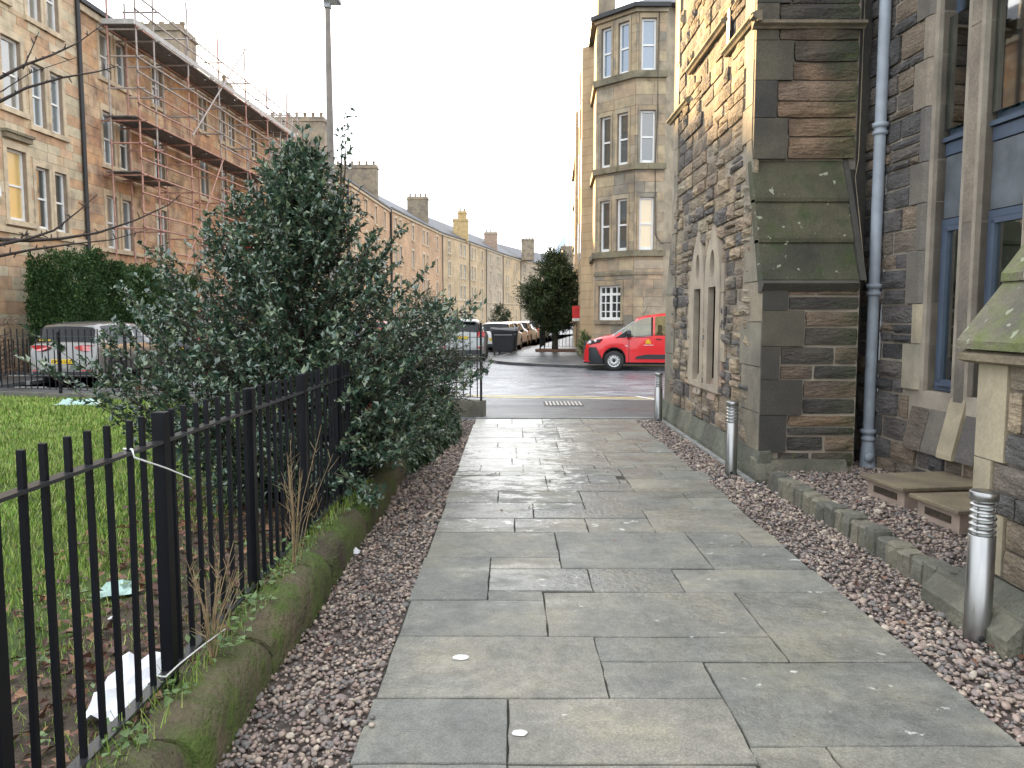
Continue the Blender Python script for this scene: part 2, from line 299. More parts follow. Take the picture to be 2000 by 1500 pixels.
M['berry'] = plain('red_berry', (.45,.03,.02), .3)
def steel():
    t = NT('brushed_stainless_steel'); t.col((.36,.36,.355)); t.b.inputs['Metallic'].default_value = 1
    t.rough(t.rmap(t.noise(60, 3, (1, 1, .05)), .3, .7, .27, .42)); t.b.inputs['Anisotropic'].default_value = .4; return t.m
M['steel'] = steel(); M['acryl'] = glassy('bollard_diffuser', (.75,.78,.76), .2)
M['galv'] = plain('galvanised_grey_paint', (.34,.36,.38), .5, var=.2, vs=14, bump=(50,.001)); M['lead'] = plain('lead_cladding', (.15,.17,.19), .5, var=.25, vs=4, metal=.3)
M['pipe'] = plain('grey_painted_iron', (.30,.34,.39), .5, var=.16, vs=6, bump=(35,.002)); M['pipek'] = plain('black_painted_iron', (.02,.02,.022), .5)
M['bluef'] = plain('slate_blue_window_frame', (.075,.10,.145), .4, var=.12); M['rust'] = plain('red_scaffold_tube', (.42,.23,.18), .6, var=.35, vs=7); M['galt'] = plain('grey_scaffold_tube', (.36,.31,.28), .5, var=.25, vs=7)
M['board'] = plain('scaffold_board', (.16,.155,.15), .8, var=.3, vs=8); M['boarde'] = plain('pale_toe_board', (.42,.41,.39), .7, var=.2)
M['paper'] = plain('white_litter', (.75,.76,.80), .6, var=.08); M['tie'] = plain('white_cable_tie', (.72,.72,.70), .4); M['net'] = plain('pale_green_plastic', (.35,.50,.45), .4)
M['boxlid'] = stone('worn_box_lid', [(.20,.165,.11)], soot=.4, moss=.25, bump=(20,.006), sootc=(.12,.10,.09), mossc=(.12,.10,.05)); M['boxb'] = plain('pinkish_concrete', (.34,.265,.215), .85, var=.2, bump=(40,.003))
# ------------------------------------------------------------------ the setting
def sheet(name, poly, z, mat, thick=None, kind='structure'):
    m = MB()
    if thick: m.prism(poly, z-thick, z)
    else: m.quad(*[(x, y, z) for x, y in poly])
    return tag(m.build(name, M[mat]), kind=kind)
def XL(Y): return -14.7+.049*(Y-27)             # front line of the long tenement terrace
def KR(Y): return -0.87+(Y-28.85)*.164           # kerb line on the far side of the junction
sheet('ground', [(-900, -300), (900, -300), (900, 1500), (-900, 1500)], -.14, 'ground')
near_rail = [(-30, 17.6), (-8.5, 16.45), (-.49, 12.95)]
near_kerb = [(-30, 19.2), (-8.5, 17.9), (-3, 16.6), (-.58, 15.75), (2.84, 15.3), (16, 13.6)]
sheet('road', [(-30, 14), (16, 11), (40, 11), (40, 26), (30, 120), (40, 300), (0, 300), (-9.5, 78), (-12.0, 60), (-12.4, 10)], -.022, 'road')
sheet('footway', near_rail+[(-.49, 12.47), (2.9, 12.47), (16, 12.2)]+near_kerb[::-1], 0., 'foot', .12)
def kerb_run(pts, wdt=.13, top=.008):
    root = None
    for i in range(len(pts)-1):
        p, q = Vector((*pts[i], 0)), Vector((*pts[i+1], 0)); d = q-p; n = max(1, int(d.length/.91)); d /= n; nrm = Vector((d.y, -d.x, 0)).normalized()
        for k in range(n):
            a, b = p+d*(k+.004), p+d*(k+.996)
            yield [(a.x, a.y), (b.x, b.y), (b.x+nrm.x*wdt, b.y+nrm.y*wdt), (a.x+nrm.x*wdt, a.y+nrm.y*wdt)]
def kerb(name, pts, wdt, top=.004):
    base = tag(bpy.data.objects.new(name, None), kind='structure'); COL.link(base)
    for q in kerb_run(pts, wdt):
        m = MB(); m.prism(q, -.13, top+random.uniform(-.003, .003)); m.build('kerbstone', M['kerbst'], base)
kerb('kerb', near_kerb[1:], -.13)
far_pave = [(-.87, 28.85), (-.55, 27.9), (0, 27), (1.1, 26.1), (2.45, 25.3), (4.6, 24.2), (8, 22.8), (30, 16), (40, 40), (30, 110), (12.5, 110), (KR(78), 78), (KR(50), 50)]
sheet('pavement', far_pave, .07, 'foot', .12)
kerb('kerb', far_pave[:8][::-1], .13, .08); kerb('kerb', [(KR(75), 75), (-.87, 28.85)], .13, .08)
sheet('pavement', [(-24, 10), (-12.2, 10), (-12.1, 19), (-9.4, 75), (-6, 101), (-12, 101), (-12.2, 78), (-15, 27), (-24, 18)], .06, 'foot', .12)
kerb('kerb', [(-12.1, 19), (-9.4, 75)], .13, .07)
# painted lines: double yellow by the near kerb with the white end tick
def strip(name, pts, wdt, z, mat):
    m = MB()
    for i in range(len(pts)-1):
        p, q = Vector((*pts[i], 0)), Vector((*pts[i+1], 0)); n = (q-p).normalized(); n = Vector((-n.y, n.x, 0))*wdt/2
        m.quad(*[(a.x, a.y, z) for a in (p-n, q-n, q+n, p+n)])
    return tag(m.build(name, M[mat]), kind='structure')
strip('road_marking', [(-8.5, 18.25), (-3, 16.95), (-.58, 16.1), (2.95, 15.62)], .10, -.018, 'yellow')
strip('road_marking', [(-8.5, 18.5), (-3, 17.2), (-.58, 16.38), (2.98, 15.9)], .10, -.018, 'yellow')
strip('road_marking', [(2.99, 15.4), (2.62, 16.25)], .09, -.014, 'whitep')
strip('road_marking', [(-12.0, 18.4), (-11.2, 18.4)], .1, -.018, 'whitep'); strip('road_marking', [(-16, 21.6), (-13.2, 20.9)], .1, .064, 'whitep')
# drain grate in the footway
M['trimk'] = plain('dark_iron', (.04,.04,.04), .6)
gr = empty('drain_cover', (.98, 14.6, 0), label='pale slotted drain cover set in the footway beyond the path end', cat='drain cover')
m = MB(); m.box(-.37, .37, -.36, .36, -.01, .006); m.build('frame', M['trimk'], gr)
sl = MB(); sl.box(-.018, .018, -.33, .33, .006, .018); sm_ = sl.mesh('slat', plain('pale_iron_bar', (.42,.39,.35), .6))
for k in range(10): link('bar', sm_, gr, Matrix.Translation((-.32+k*.071, 0, 0)))

# the garden ground left of the path, the gravel strips and the raised nook
sheet('garden_ground', [(-30, -1), (-1.3, -1), (-1.3, 12.9), (-8.5, 16.3), (-30, 17.4)], .0, 'turf', .1)
sheet('soil_strip', [(-2.6, -1), (-1.3, -1), (-1.3, 12.9), (-3.2, 12.9), (-3.4, 7), (-2.2, 5)], .012, 'soil')
sheet('gravel_bed', [(-1.32, -1), (-.605, -1), (-.605, 12.46), (-1.32, 12.46)], -.030, 'grit'); sheet('gravel_bed', [(1.985, -1), (4.6, -1), (4.6, 12.46), (1.985, 12.46)], -.030, 'grit')
sheet('gravel_bed', [(2.60, 4.3), (4.6, 4.3), (4.6, 8.4), (2.60, 8.0)], .075, 'grit', .12)

# ---- path slabs, laid as in the photograph
M['jointd'] = plain('dark_sandy_joint', (.045,.042,.032), .95, var=.4, vs=20)
path = empty('path', (0, 0, 0), kind='structure')
XE0, XE1 = -.60, 1.98
def gx(px, py): return G(px, py).x
def slab(y0, y1, a, b):
    """y0/y1: far and near joint (pixels), a/b: left and right joint (metres), None = path edge"""
    Ya, Yb = G(1000, y0).y, G(1000, y1).y if y1 < 1600 else G(1000, 1600).y
    xa, xb = (XE0+random.uniform(-.012, .012) if a is None else a), (XE1+random.uniform(-.012, .012) if b is None else b)
    g = .0026; gy = .0075; xa += g; xb -= g; Ya -= gy; Yb += gy; z = random.uniform(-.003, .003); tx, ty = random.uniform(-.002, .002), random.uniform(-.002, .002)
    n = 3 if Yb > 7 else 5; near = .0045 if Yb < 6 else .004; pts = []
    for (p, q) in (((xa, Yb), (xb, Yb)), ((xb, Yb), (xb, Ya)), ((xb, Ya), (xa, Ya)), ((xa, Ya), (xa, Yb))):
        for k in range(n):
            f = k/n; j = random.uniform(-near, near) if k else 0
            pts.append((p[0]+(q[0]-p[0])*f+(j if abs(q[0]-p[0]) < .01 else 0), p[1]+(q[1]-p[1])*f+(j if abs(q[1]-p[1]) < .01 else 0)))
    cx, cy = (xa+xb)/2, (Ya+Yb)/2; N = len(pts); b_ = .003
    vs = [(x, y, -.05) for x, y in pts]+[(x, y, z-.006+tx*(x-cx)+ty*(y-cy)) for x, y in pts]+[(x-b_*np.sign(x-cx)*(abs(x-cx) > (xb-xa)*.45), y-b_*np.sign(y-cy)*(abs(y-cy) > (Ya-Yb)*.4), z+tx*(x-cx)+ty*(y-cy)) for x, y in pts]
    m = MB(); m.add(vs, [tuple(range(2*N, 3*N))]+[(i, (i+1) % N, N+(i+1) % N, N+i) for i in range(N)]+[(N+i, N+(i+1) % N, 2*N+(i+1) % N, 2*N+i) for i in range(N)])
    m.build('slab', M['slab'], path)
SL = [
 (1492, 1640, None, 990), (1492, 1640, 992, 1480), (1457, 1520, 1465, 1612), (1457, 1640, 1612, None), (1520, 1640, 1480, 1610),
 (1364, 1492, None, 992), (1364, 1492, 992, 1405), (1293, 1457, 1378, None), (1243, 1364, None, 1158), (1243, 1291, 1158, 1500), (1291, 1364, 1176, 1378),
 (1157, 1293, 1435, None), (1172, 1243, None, 1062), (1156, 1243, 1062, 1435), (1088, 1172, None, 959), (1088, 1110, 959, 1088), (1110, 1153, 958, 1146), (1153, 1172, 952, 1060),
 (1110, 1156, 1146, 1310), (1112, 1157, 1310, None), (1039, 1110, 1085, 1338), (1039, 1088, None, 1085), (1039, 1067, 1338, 1440), (1039, 1067, 1440, None), (1067, 1112, 1358, None),
 (1012, 1039, None, 1005), (1012, 1039, 1005, 1141), (1012, 1039, 1141, 1262), (996, 1039, 1253, None), (982, 1012, None, 1040), (982, 995, 1040, 1137), (995, 1012, 1041, 1253),
 (960, 982, None, 974), (960, 982, 974, 1131), (960, 996, 1131, 1328), (960, 971, 1328, None), (971, 996, 1342, None),
 (929, 959, None, 1065), (929, 944, 1065, 1146), (929, 944, 1146, 1204), (936, 944, 1204, 1226), (944, 959, 1067, 1226), (936, 960, 1226, None), (921, 929, None, 976), (921, 929, 976, 1099),
 (915, 929, 1099, 1204), (908, 921, None, 940), (908, 921, 940, 1021), (908, 921, 1021, 1099), (908, 915, 1099, 1158), (908, 915, 1158, 1237), (915, 936, 1204, 1285), (908, 919, 1237, 1313), (919, 936, 1285, 1372), (919, 936, 1372, None), (908, 919, 1313, None),
 (895, 908, None, 1000), (895, 908, 1000, 1053), (895, 908, 1053, 1181), (884, 908, 1180, None), (874, 895, None, 1008), (874, 884, 1008, 1087), (884, 895, 1008, 1178), (864, 884, 1087, 1238), (864, 884, 1238, None),
 (864, 874, None, 973), (864, 874, 973, 1087), (855, 864, None, 1046), (855, 864, 1046, 1116), (855, 864, 1116, 1180), (855, 864, 1180, 1250), (855, 864, 1250, None), (843, 855, None, 1020), (843, 855, 1020, 1088), (843, 855, 1088, 1205), (843, 855, 1205, None),
 (835, 843, None, 1020), (835, 843, 1020, 1088), (835, 843, 1088, 1150), (829, 843, 1150, None), (828, 835, None, 972), (828, 835, 972, 1052), (828, 835, 1052, 1150),
 (818, 828, None, 1000), (818, 828, 1000, 1058), (818, 828, 1058, 1133), (818, 829, 1133, None)]
SL = [[y0, y1, None if a is None else gx(a, y0), None if b is None else gx(b, y0)] for y0, y1, a, b in SL]
for _ in range(3):                                   # neighbours share one straight joint
    for p in SL:
        for q in SL:
            if p[3] is not None and q[2] is not None and min(p[1], q[1]) > max(p[0], q[0])-1 and 0 < abs(p[3]-q[2]) < .05: p[3] = q[2] = (p[3]+q[2])/2
for s in SL: slab(*s)
m = MB(); m.quad((XE0, -1, -.014), (XE1, -1, -.014), (XE1, 12.46, -.014), (XE0, 12.46, -.014)); m.build('joint_bed', M['jointd'], path)
m = MB(); m.box(-.6, 2.9, 12.462, 12.56, -.05, .012); tag(m.build('edging_stone', M['kerbst']), kind='structure')
for (x, y, r) in ((-.247*1, 3.60, .030), (.03, 2.92, .024)):    # worn white paint spots
    a = [(x+math.cos(t)*r*(1.2+.3*random.random()), y+math.sin(t)*r*(.8+.4*random.random())) for t in np.linspace(0, 2*math.pi, 14)[:-1]]
    tag(sheet('paint_splash', a, .0065, 'whitep'), kind='structure')

# ---- gravel
def pebbles(name, regions, mat='pebble'):
    bm = bmesh.new(); bmesh.ops.create_icosphere(bm, subdivisions=1, radius=1.0)
    v1 = np.array([v.co[:] for v in bm.verts]); f1 = np.array([[v.index for v in f.verts] for f in bm.faces]); bm.free()
    bm = bmesh.new(); bmesh.ops.create_icosphere(bm, subdivisions=2, radius=1.0); v2 = np.array([v.co[:] for v in bm.verts]); f2 = np.array([[v.index for v in f.verts] for f in bm.faces]); bm.free()
    VS, FS, off = [], [], 0
    for (fx0, fx1, y0, y1, z, sp, hi) in regions:
        n = int((y1-y0)*(abs(fx1((y0+y1)/2)-fx0((y0+y1)/2)))/(sp*sp)); y = rng.uniform(y0, y1, n); u = rng.uniform(0, 1, n)
        x0, x1 = np.array([fx0(t) for t in y]), np.array([fx1(t) for t in y]); x = x0+(x1-x0)*u
        s = sp*rng.lognormal(-.62, .36, n); A = rot_rand(n, .28); sc = np.stack([s*rng.uniform(.8, 1.35, n), s*rng.uniform(.7, 1., n), s*rng.uniform(.4, .75, n)], 1)*.92
        A = A*sc[:, None, :]; T = np.stack([x, y, z+rng.uniform(-.012, .012, n)], 1)
        V, F = stamp(v2 if hi else v1, f2 if hi else f1, (A, T)); V = V+rng.normal(0, sp*.02, V.shape); VS.append(V); FS.append(F+off); off += len(V)
    return link(name, arr_mesh(name, np.concatenate(VS), np.concatenate(FS), M[mat], True))
c_ = lambda v: (lambda y: v)
kl = lambda y: -1.14+.012*math.sin(y*3)
tag(pebbles('gravel', [(kl, c_(-.604), 2.2, 3.6, -.012, .019, True), (kl, c_(-.604), 3.6, 6, -.012, .021, False), (kl, c_(-.604), 6, 12.4, -.012, .027, False),
    (c_(1.986), c_(2.72), 2.6, 4.0, -.012, .021, True), (c_(1.986), c_(2.62), 4.0, 7, -.012, .023, False), (c_(1.986), c_(2.56), 7, 12.4, -.012, .028, False)]), kind='stuff')
tag(pebbles('gravel', [(lambda y: 2.68, lambda y: 4.1, 4.3, 8.25, .088, .026, False)]), kind='stuff')
# a few stray pebbles on the slab
for (px, py), lb in zip(((715, 1391), (727, 1405), (714, 1415), (726, 1420)), ('lone brown pebble on the slab just beyond the other three', 'upper right pebble of the loose trio on the nearest left slab', 'left pebble of the loose trio on the nearest left slab', 'lowest pebble of the loose trio on the nearest left slab')):
    p = G(px, py); m = MB(); m.lathe([(0, 0), (.011, .002), (.014, .008), (.008, .014), (0, .015)], 8, (p.x, p.y, .003))
    tag(m.build('pebble', M['pebble']), lb, 'pebble', 'loose pebbles on the slab')
# ------------------------------------------------------------------ masonry
def stone_pool(rough, n=8, nu=4, nz=4):
    out_ = []
    for _ in range(n):
        m = MB(); vs = []
        for j in range(nz):
            for i in range(nu):
                e = i in (0, nu-1) or j in (0, nz-1); fu = i/(nu-1)-.5; fz = j/(nz-1)-.5
                if not e: fu += random.uniform(-.07, .07); fz += random.uniform(-.07, .07)
                else:
                    if i not in (0, nu-1): fu += random.uniform(-.08, .08)
                    if j not in (0, nz-1): fz += random.uniform(-.08, .08)
                    fu += (-np.sign(fu))*abs(random.gauss(0, .012*rough)) if i in (0, nu-1) else 0; fz += (-np.sign(fz))*abs(random.gauss(0, .025*rough)) if j in (0, nz-1) else 0
                    if i in (0, nu-1) and j in (0, nz-1): fu *= 1-.03*rough; fz *= 1-.05*rough
                d = 1-(.42*rough if e else 0)+random.uniform(-.25, .25)*rough*(.4 if e else 1)
                vs.append((fu, d, fz))
        fr = [(j*nu+i, j*nu+i+1, (j+1)*nu+i+1, (j+1)*nu+i) for j in range(nz-1) for i in range(nu-1)]
        ring = [i for i in range(nu)]+[j*nu+nu-1 for j in range(1, nz)]+[(nz-1)*nu+i for i in range(nu-2, -1, -1)]+[j*nu for j in range(nz-2, 0, -1)]
        N = len(vs); back = [(vs[k][0], 0., vs[k][2]) for k in ring]; K = len(ring)
        vs += back; fs = fr+[(ring[k], ring[(k+1) % K], N+(k+1) % K, N+k) for k in range(K)]
        out_.append((np.array(vs, dtype=float), fs))
    return out_
POOLS = {'rubble': stone_pool(.72, 12), 'ashlar': stone_pool(.10, 3, 2, 2), 'hewn': stone_pool(.55, 6)}
POOLM = {}
def pool_mesh(kind, k, mat):
    key = (kind, k, mat)
    if key not in POOLM:
        v, f = POOLS[kind][k]; me = bpy.data.meshes.new('stone'); me.from_pydata([tuple(p) for p in v], [], f); me.materials.append(M[mat])
        bm = bmesh.new(); bm.from_mesh(me); bmesh.ops.recalc_face_normals(bm, faces=bm.faces); bm.to_mesh(me); bm.free(); POOLM[key] = me
    return POOLM[key]
class Face:
    """a wall plane: u along it, n outward, z up"""
    def __init__(s, o, d, nrm): s.o = Vector((o[0], o[1], 0)); s.d = Vector((d[0], d[1], 0)).normalized(); s.n = Vector((nrm[0], nrm[1], 0)).normalized()
    def p(s, u, z, n=0.): q = s.o+s.d*u+s.n*n; return (q.x, q.y, z)
    def mat(s, u, z, n, su, sn, sz):
        q = s.o+s.d*u+s.n*n
        return Matrix(((s.d.x*su, s.n.x*sn, 0, q.x), (s.d.y*su, s.n.y*sn, 0, q.y), (0, 0, sz, z), (0, 0, 0, 1)))
    def box(s, m, u0, u1, z0, z1, n0, n1):
        v = [s.p(u, z, n) for z in (z0, z1) for (u, n) in ((u0, n0), (u1, n0), (u1, n1), (u0, n1))]
        m.add(v, [(0,3,2,1),(4,5,6,7),(0,1,5,4),(1,2,6,5),(2,3,7,6),(3,0,4,7)])
def backing(F, name, u0, u1, z0, z1, holes, n, deep, mat, parent):
    """wall skin at depth n with real openings; each opening has reveals going in by deep"""
    us = sorted({u0, u1, *[min(max(h[k], u0), u1) for h in holes for k in (0, 1)]}); zs = sorted({z0, z1, *[min(max(h[k], z0), z1) for h in holes for k in (2, 3)]})
    m = MB()
    for i in range(len(us)-1):
        for j in range(len(zs)-1):
            cu, cz = (us[i]+us[i+1])/2, (zs[j]+zs[j+1])/2
            if any(h[0] < cu < h[1] and h[2] < cz < h[3] for h in holes): continue
            m.quad(F.p(us[i], zs[j], n), F.p(us[i+1], zs[j], n), F.p(us[i+1], zs[j+1], n), F.p(us[i], zs[j+1], n))
    for a, b, c, d in holes:
        for q in (((a, c), (b, c)), ((b, c), (b, d)), ((b, d), (a, d)), ((a, d), (a, c))):
            (ua, za), (ub, zb) = q; m.quad(F.p(ua, za, n), F.p(ub, zb, n), F.p(ub, zb, n-deep), F.p(ua, za, n-deep))
    return m.build(name, M[mat], parent)
def courses(z0, z1, h, keys=()):
    ks = sorted({round(z0, 3), round(z1, 3), *[round(k, 3) for k in keys if z0+.06 < k < z1-.06]}); ks2 = [ks[0]]
    for k in ks[1:]:
        if k-ks2[-1] > .07 or k == ks[-1]: ks2.append(k)
    outz = []
    for a, b in zip(ks2[:-1], ks2[1:]):
        n = max(1, round((b-a)/(h*random.uniform(.95, 1.05)))); cut = [0]+sorted((i+random.uniform(-.13, .13)) / n for i in range(1, n))+[1]
        outz += [(a+(b-a)*cut[i], a+(b-a)*cut[i+1]) for i in range(n)]
    return outz
def masonry(parent, F, u0, u1, z0, z1, h, ln, mat, kind='ashlar', holes=(), gap=.006, depth=.05, dj=.3, lim=300, name='stone', base=0., keys=(), split=0.):
    """stones laid in courses; the first lim (largest) are separate parts, the rest one joined part"""
    st = []; hk = [h_[k] for h_ in holes for k in (2, 3)]+list(keys)
    for za, zb in courses(z0, z1, h, hk):
        blk = sorted([(a, b) for a, b, c, d in holes if min(d, zb)-max(c, za) > .25*(zb-za)]); segs = []; u = u0
        for a, b in blk:
            if a > u: segs.append((u, min(a, u1)))
            u = max(u, b)
        if u < u1: segs.append((u, u1))
        for a, b in segs:
            if b-a < .03: continue
            x = a
            while x < b-.01:
                l = ln*random.uniform(.55, 1.5)*(min(1.5, (zb-za)/h*.5+.5))
                if b-(x+l) < ln*.4: l = b-x
                e = min(b, x+l)
                if split and random.random() < split and zb-za > h*.8:
                    q = za+(zb-za)*random.uniform(.4, .6); st.append((x, e, za, q)); st.append((x, e, q, zb))
                else: st.append((x, e, za, zb))
                x = e
    st.sort(key=lambda s: -(s[1]-s[0])*(s[3]-s[2])*(1 if lim > 5 else 1)); jv, jf = [], []; np_ = len(POOLS[kind]); off = Vector(parent.location) if parent else Vector()
    for i, (a, b, c, d) in enumerate(st):
        Mx = F.mat((a+b)/2, (c+d)/2, base, max(.01, b-a-gap), depth*(1+random.uniform(-dj, dj)), max(.01, d-c-gap)); k = random.randrange(np_)
        if i < lim:
            Mx = Matrix.Translation(-off) @ Mx; o = link(name, pool_mesh(kind, k, mat), parent, Mx)
        else:
            v, f = POOLS[kind][k]; n = len(jv); W = np.c_[v, np.ones(len(v))] @ np.array(Mx).T; jv += [tuple(p[:3]-np.array(off)) for p in W]; jf += [tuple(t+n for t in q) for q in f]
    if jv:
        me = bpy.data.meshes.new('stonework'); me.from_pydata(jv, [], jf); me.materials.append(M[mat])
        bm = bmesh.new(); bm.from_mesh(me); bmesh.ops.recalc_face_normals(bm, faces=bm.faces); bm.to_mesh(me); bm.free(); tag(link('stonework', me, parent), kind='stuff')
    return len(st)
def bar_on(F, name, mat, parent, u0, u1, z0, z1, n0, n1):
    m = MB(); F.box(m, u0, u1, z0, z1, n0, n1); return m.build(name, M[mat], parent)

# ------------------------------------------------------------------ the church on the right
ch = wempty('church', (3.4, 9, 0), label='soot darkened rubble stone church with buttresses right of the flagged path', cat='church')
WX = 2.57
FW = Face((WX, 0), (0, 1), (-1, 0))                     # wall facing the path: u = Y
lanc = [(9.48, 9.84, .78, 2.03), (10.24, 10.60, .78, 2.03)]; circ = [(9.56, 9.78, 2.13, 2.49), (10.33, 10.53, 2.13, 2.49)]
frame_hole = [(9.30, 10.83, .70, 2.60)]
# upper wall (Y 8.25-12.15) and lower wall with the buttress feet
backing(FW, 'wall', 8.27, 12.4, .28, 10., frame_hole, .024, .0, 'mortar', ch)
masonry(ch, FW, 8.16, 12.2, .30, 3.3, .165, .33, 'rubble', 'rubble', frame_hole, gap=.018, depth=.058, dj=.5, lim=300, name='stone', split=.18)
masonry(ch, FW, 8.62, 11.9, 3.3, 8.6, .19, .40, 'rubble', 'rubble', [(9.20, 9.245, 4.78, 5.2)], gap=.016, depth=.055, dj=.5, lim=200, name='stone', split=.15)
for far, sg in ((8.25, -1), (12.15, 1)):            # flush corner stones, longer below
    z = .16
    while z < 8.6:
        hh = random.uniform(.42, .52) if z < 3.3 else random.uniform(.36, .46); z2 = z+hh; a0 = far
        if z2 > 2.02 and z < 2.02: z2 = 2.02
        wd = (.30, .42)[int(z*10) % 2]
        def edge(zz): return .48 if zz <= 2.02 else max(0., .48*(3.29-zz)/(3.29-2.02))
        e0, e1 = far+sg*edge(z), far+sg*edge(z2)
        m = MB(); inner = far-sg*wd*(.55 if z < 3.3 else .8)
        poly = [(e0, z+.004), (inner, z+.004), (inner, z2-.004), (e1, z2-.004)]
        m.prism(poly, -.0, .055+random.uniform(-.004, .004), lambda a, b, h: FW.p(a, b, h)); m.build('quoin', M['quoin'], ch); z = z2
# wing body
m = MB(); m.box(WX, 3.60, 8.25, 12.2, 0, 10.); m.box(WX, 3.49, 7.80, 12.6, 0, 2.0); m.box(3.55, 4.0, 8.36, 9, 0, 10); m.build('wall_core', M['quoind'], ch)
# moulded drip courses, stepping round an iron tie plate
def drip(F, name, u0, u1, z, mat, parent, n=.075):
    m = MB(); prof = [(-.01, -.055), (.03, -.055), (.045, -.035), (n, -.015), (n, .01), (.03, .035), (-.01, .05)]
    m.prism(prof, u0, u1, lambda a, b, h: F.p(h, z+b, a+.05)); return m.build(name, M[mat], parent)
drip(FW, 'string_course', 11.22, 12.5, 4.74, 'mould', ch); drip(FW, 'string_course', 9.32, 11.2, 5.12, 'mould', ch); drip(FW, 'string_course', 8.15, 9.30, 4.74, 'mould', ch)
m = MB(); m.prism([(9.15, 4.80), (9.24, 4.80), (9.25, 5.10), (9.22, 5.18), (9.16, 5.20), (9.13, 5.15), (9.12, 4.95)], .04, .075, lambda a, b, h: FW.p(a, b, h)); m.build('tie_plate', M['pipek'], ch)
# lancet pair
la = MB(); n_ = .058
def lan(cy, w_, zt):
    """outer outline of one lancet, in (Y,z)"""
    pts = [(cy-w_, .72), (cy-w_, 2.02)]
    for k in range(1, 9):
        t = k/8.; pts.append((cy-w_*(1-t**1.7), 2.02+(zt-2.02)*(t**.75)))
    r = [(2*cy-a, b) for a, b in pts[::-1]][1:]; return pts+r
def ringhole(m, outer, holes_, F, n0, n1, name, mat, parent):
    """flat dressed stone with openings, triangulated by bmesh"""
    bm = bmesh.new(); loops = []
    for lp in [outer]+holes_:
        vs = [bm.verts.new((a, b, 0)) for a, b in lp]; loops += [bm.edges.new((vs[i], vs[(i+1) % len(vs)])) for i in range(len(vs))]
    bmesh.ops.triangle_fill(bm, use_beauty=True, use_dissolve=False, edges=loops, normal=(0, 0, 1))
    r = bmesh.ops.extrude_face_region(bm, geom=bm.faces[:]); nv = [g for g in r['geom'] if isinstance(g, bmesh.types.BMVert)]
    for v in nv: v.co.z = 1
    for v in bm.verts: a, b, c = v.co; v.co = F.p(a, b, n1 if c > .5 else n0)
    bmesh.ops.recalc_face_normals(bm, faces=bm.faces); me = bpy.data.meshes.new(name); bm.to_mesh(me); bm.free(); me.materials.append(M[mat]); return link(name, me, parent)
win = empty('window', (0, 0, 0)); win.parent = ch
for cy, o, c in ((9.67, lanc[0], circ[0]), (10.44, lanc[1], circ[1])):
    cc = [((c[0]+c[1])/2+math.cos(t)*(c[1]-c[0])/2, (c[2]+c[3])/2+math.sin(t)*(c[3]-c[2])/2) for t in np.linspace(0, 2*math.pi, 21)[:-1]]
    ringhole(None, lan(cy, .375, 2.80), [[(o[0], .80), (o[1], .80), (o[1], o[3]), (o[0], o[3])], cc], FW, -.035, .075, 'lancet_surround', 'lancet', win)
    m = MB(); m.prism([(o[0], .62), (o[1], .62), (o[1], .95), (o[0], .95)], 0, 1, lambda a, b, h: FW.p(a, b, .07 if (h == 0 and b < .8) else (-.05 if h else -.02))); m.build('sill', M['lancet'], win)
    m = MB(); m.quad(FW.p(o[0]-.03, .7, -.04), FW.p(o[1]+.03, .7, -.04), FW.p(o[1]+.03, o[3]+.03, -.04), FW.p(o[0]-.03, o[3]+.03, -.04)); m.quad(*[FW.p(a, b, .01) for a, b in cc]); m.build('pane', M['dimpane'], win)
    for k in range(5):
        m = MB(); zz = 1.0+k*.22; m.lathe([(0, 0), (.018, 0), (.012, .01), (0, .014)], 8, (WX+.105, o[0]+.10+.05*(k % 2), zz), 'x'); m.build('stud', M['lancet'], win)
sm2 = MB(); sm2.prism([(9.86, .72), (10.22, .72), (10.22, 1.95), (9.86, 1.95)], -.1, .066, lambda a, b, h: FW.p(a, b, h)); sm2.build('mullion', M['lancet'], win)
sm3 = MB(); sm3.prism([(9.97, 2.45), (10.11, 2.45), (10.09, 2.75), (10.03, 2.92), (9.99, 2.75)], 0, .055, lambda a, b, h: FW.p(a, b, h)); sm3.build('stone', M['rubble'], ch)
for zz in (1.45, 1.36, 1.27, .98, .89, .80): bar_on(FW, 'stone', 'rubble', ch, 10.0, 10.07, zz, zz+.065, .05, .078)
for k, (a, b) in enumerate(((9.20, 9.296), (10.82, 10.95))):
    for (z0, z1, ex) in ((.72, 1.12, 0), (1.12, 1.5, .1), (1.5, 1.95, .02), (1.95, 2.3, .06)): bar_on(FW, 'dressed_stone', 'lancet', ch, a-(ex if k == 0 else 0), b+(ex if k else 0), z0+.003, z1-.003, 0, .060+random.uniform(-.004, .004))
# sloping plinth along the path
y = 7.70
while y < 12.95:
    e = min(12.95, y+random.uniform(.55, .95)); m = MB()
    m.prism([(WX+.06, -.03), (WX-.115, -.03), (WX-.115, .055), (WX-.055, .29), (WX+.06, .30)], y+.004, e-.004, lambda a, b, h: (a, h, b)); m.build('plinth_stone', M['plinth'], ch); y = e
m = MB(); m.box(WX-.19, WX-.125, 7.6, 12.4, -.02, .012); m.build('drain_channel', M['kerbst'], ch)
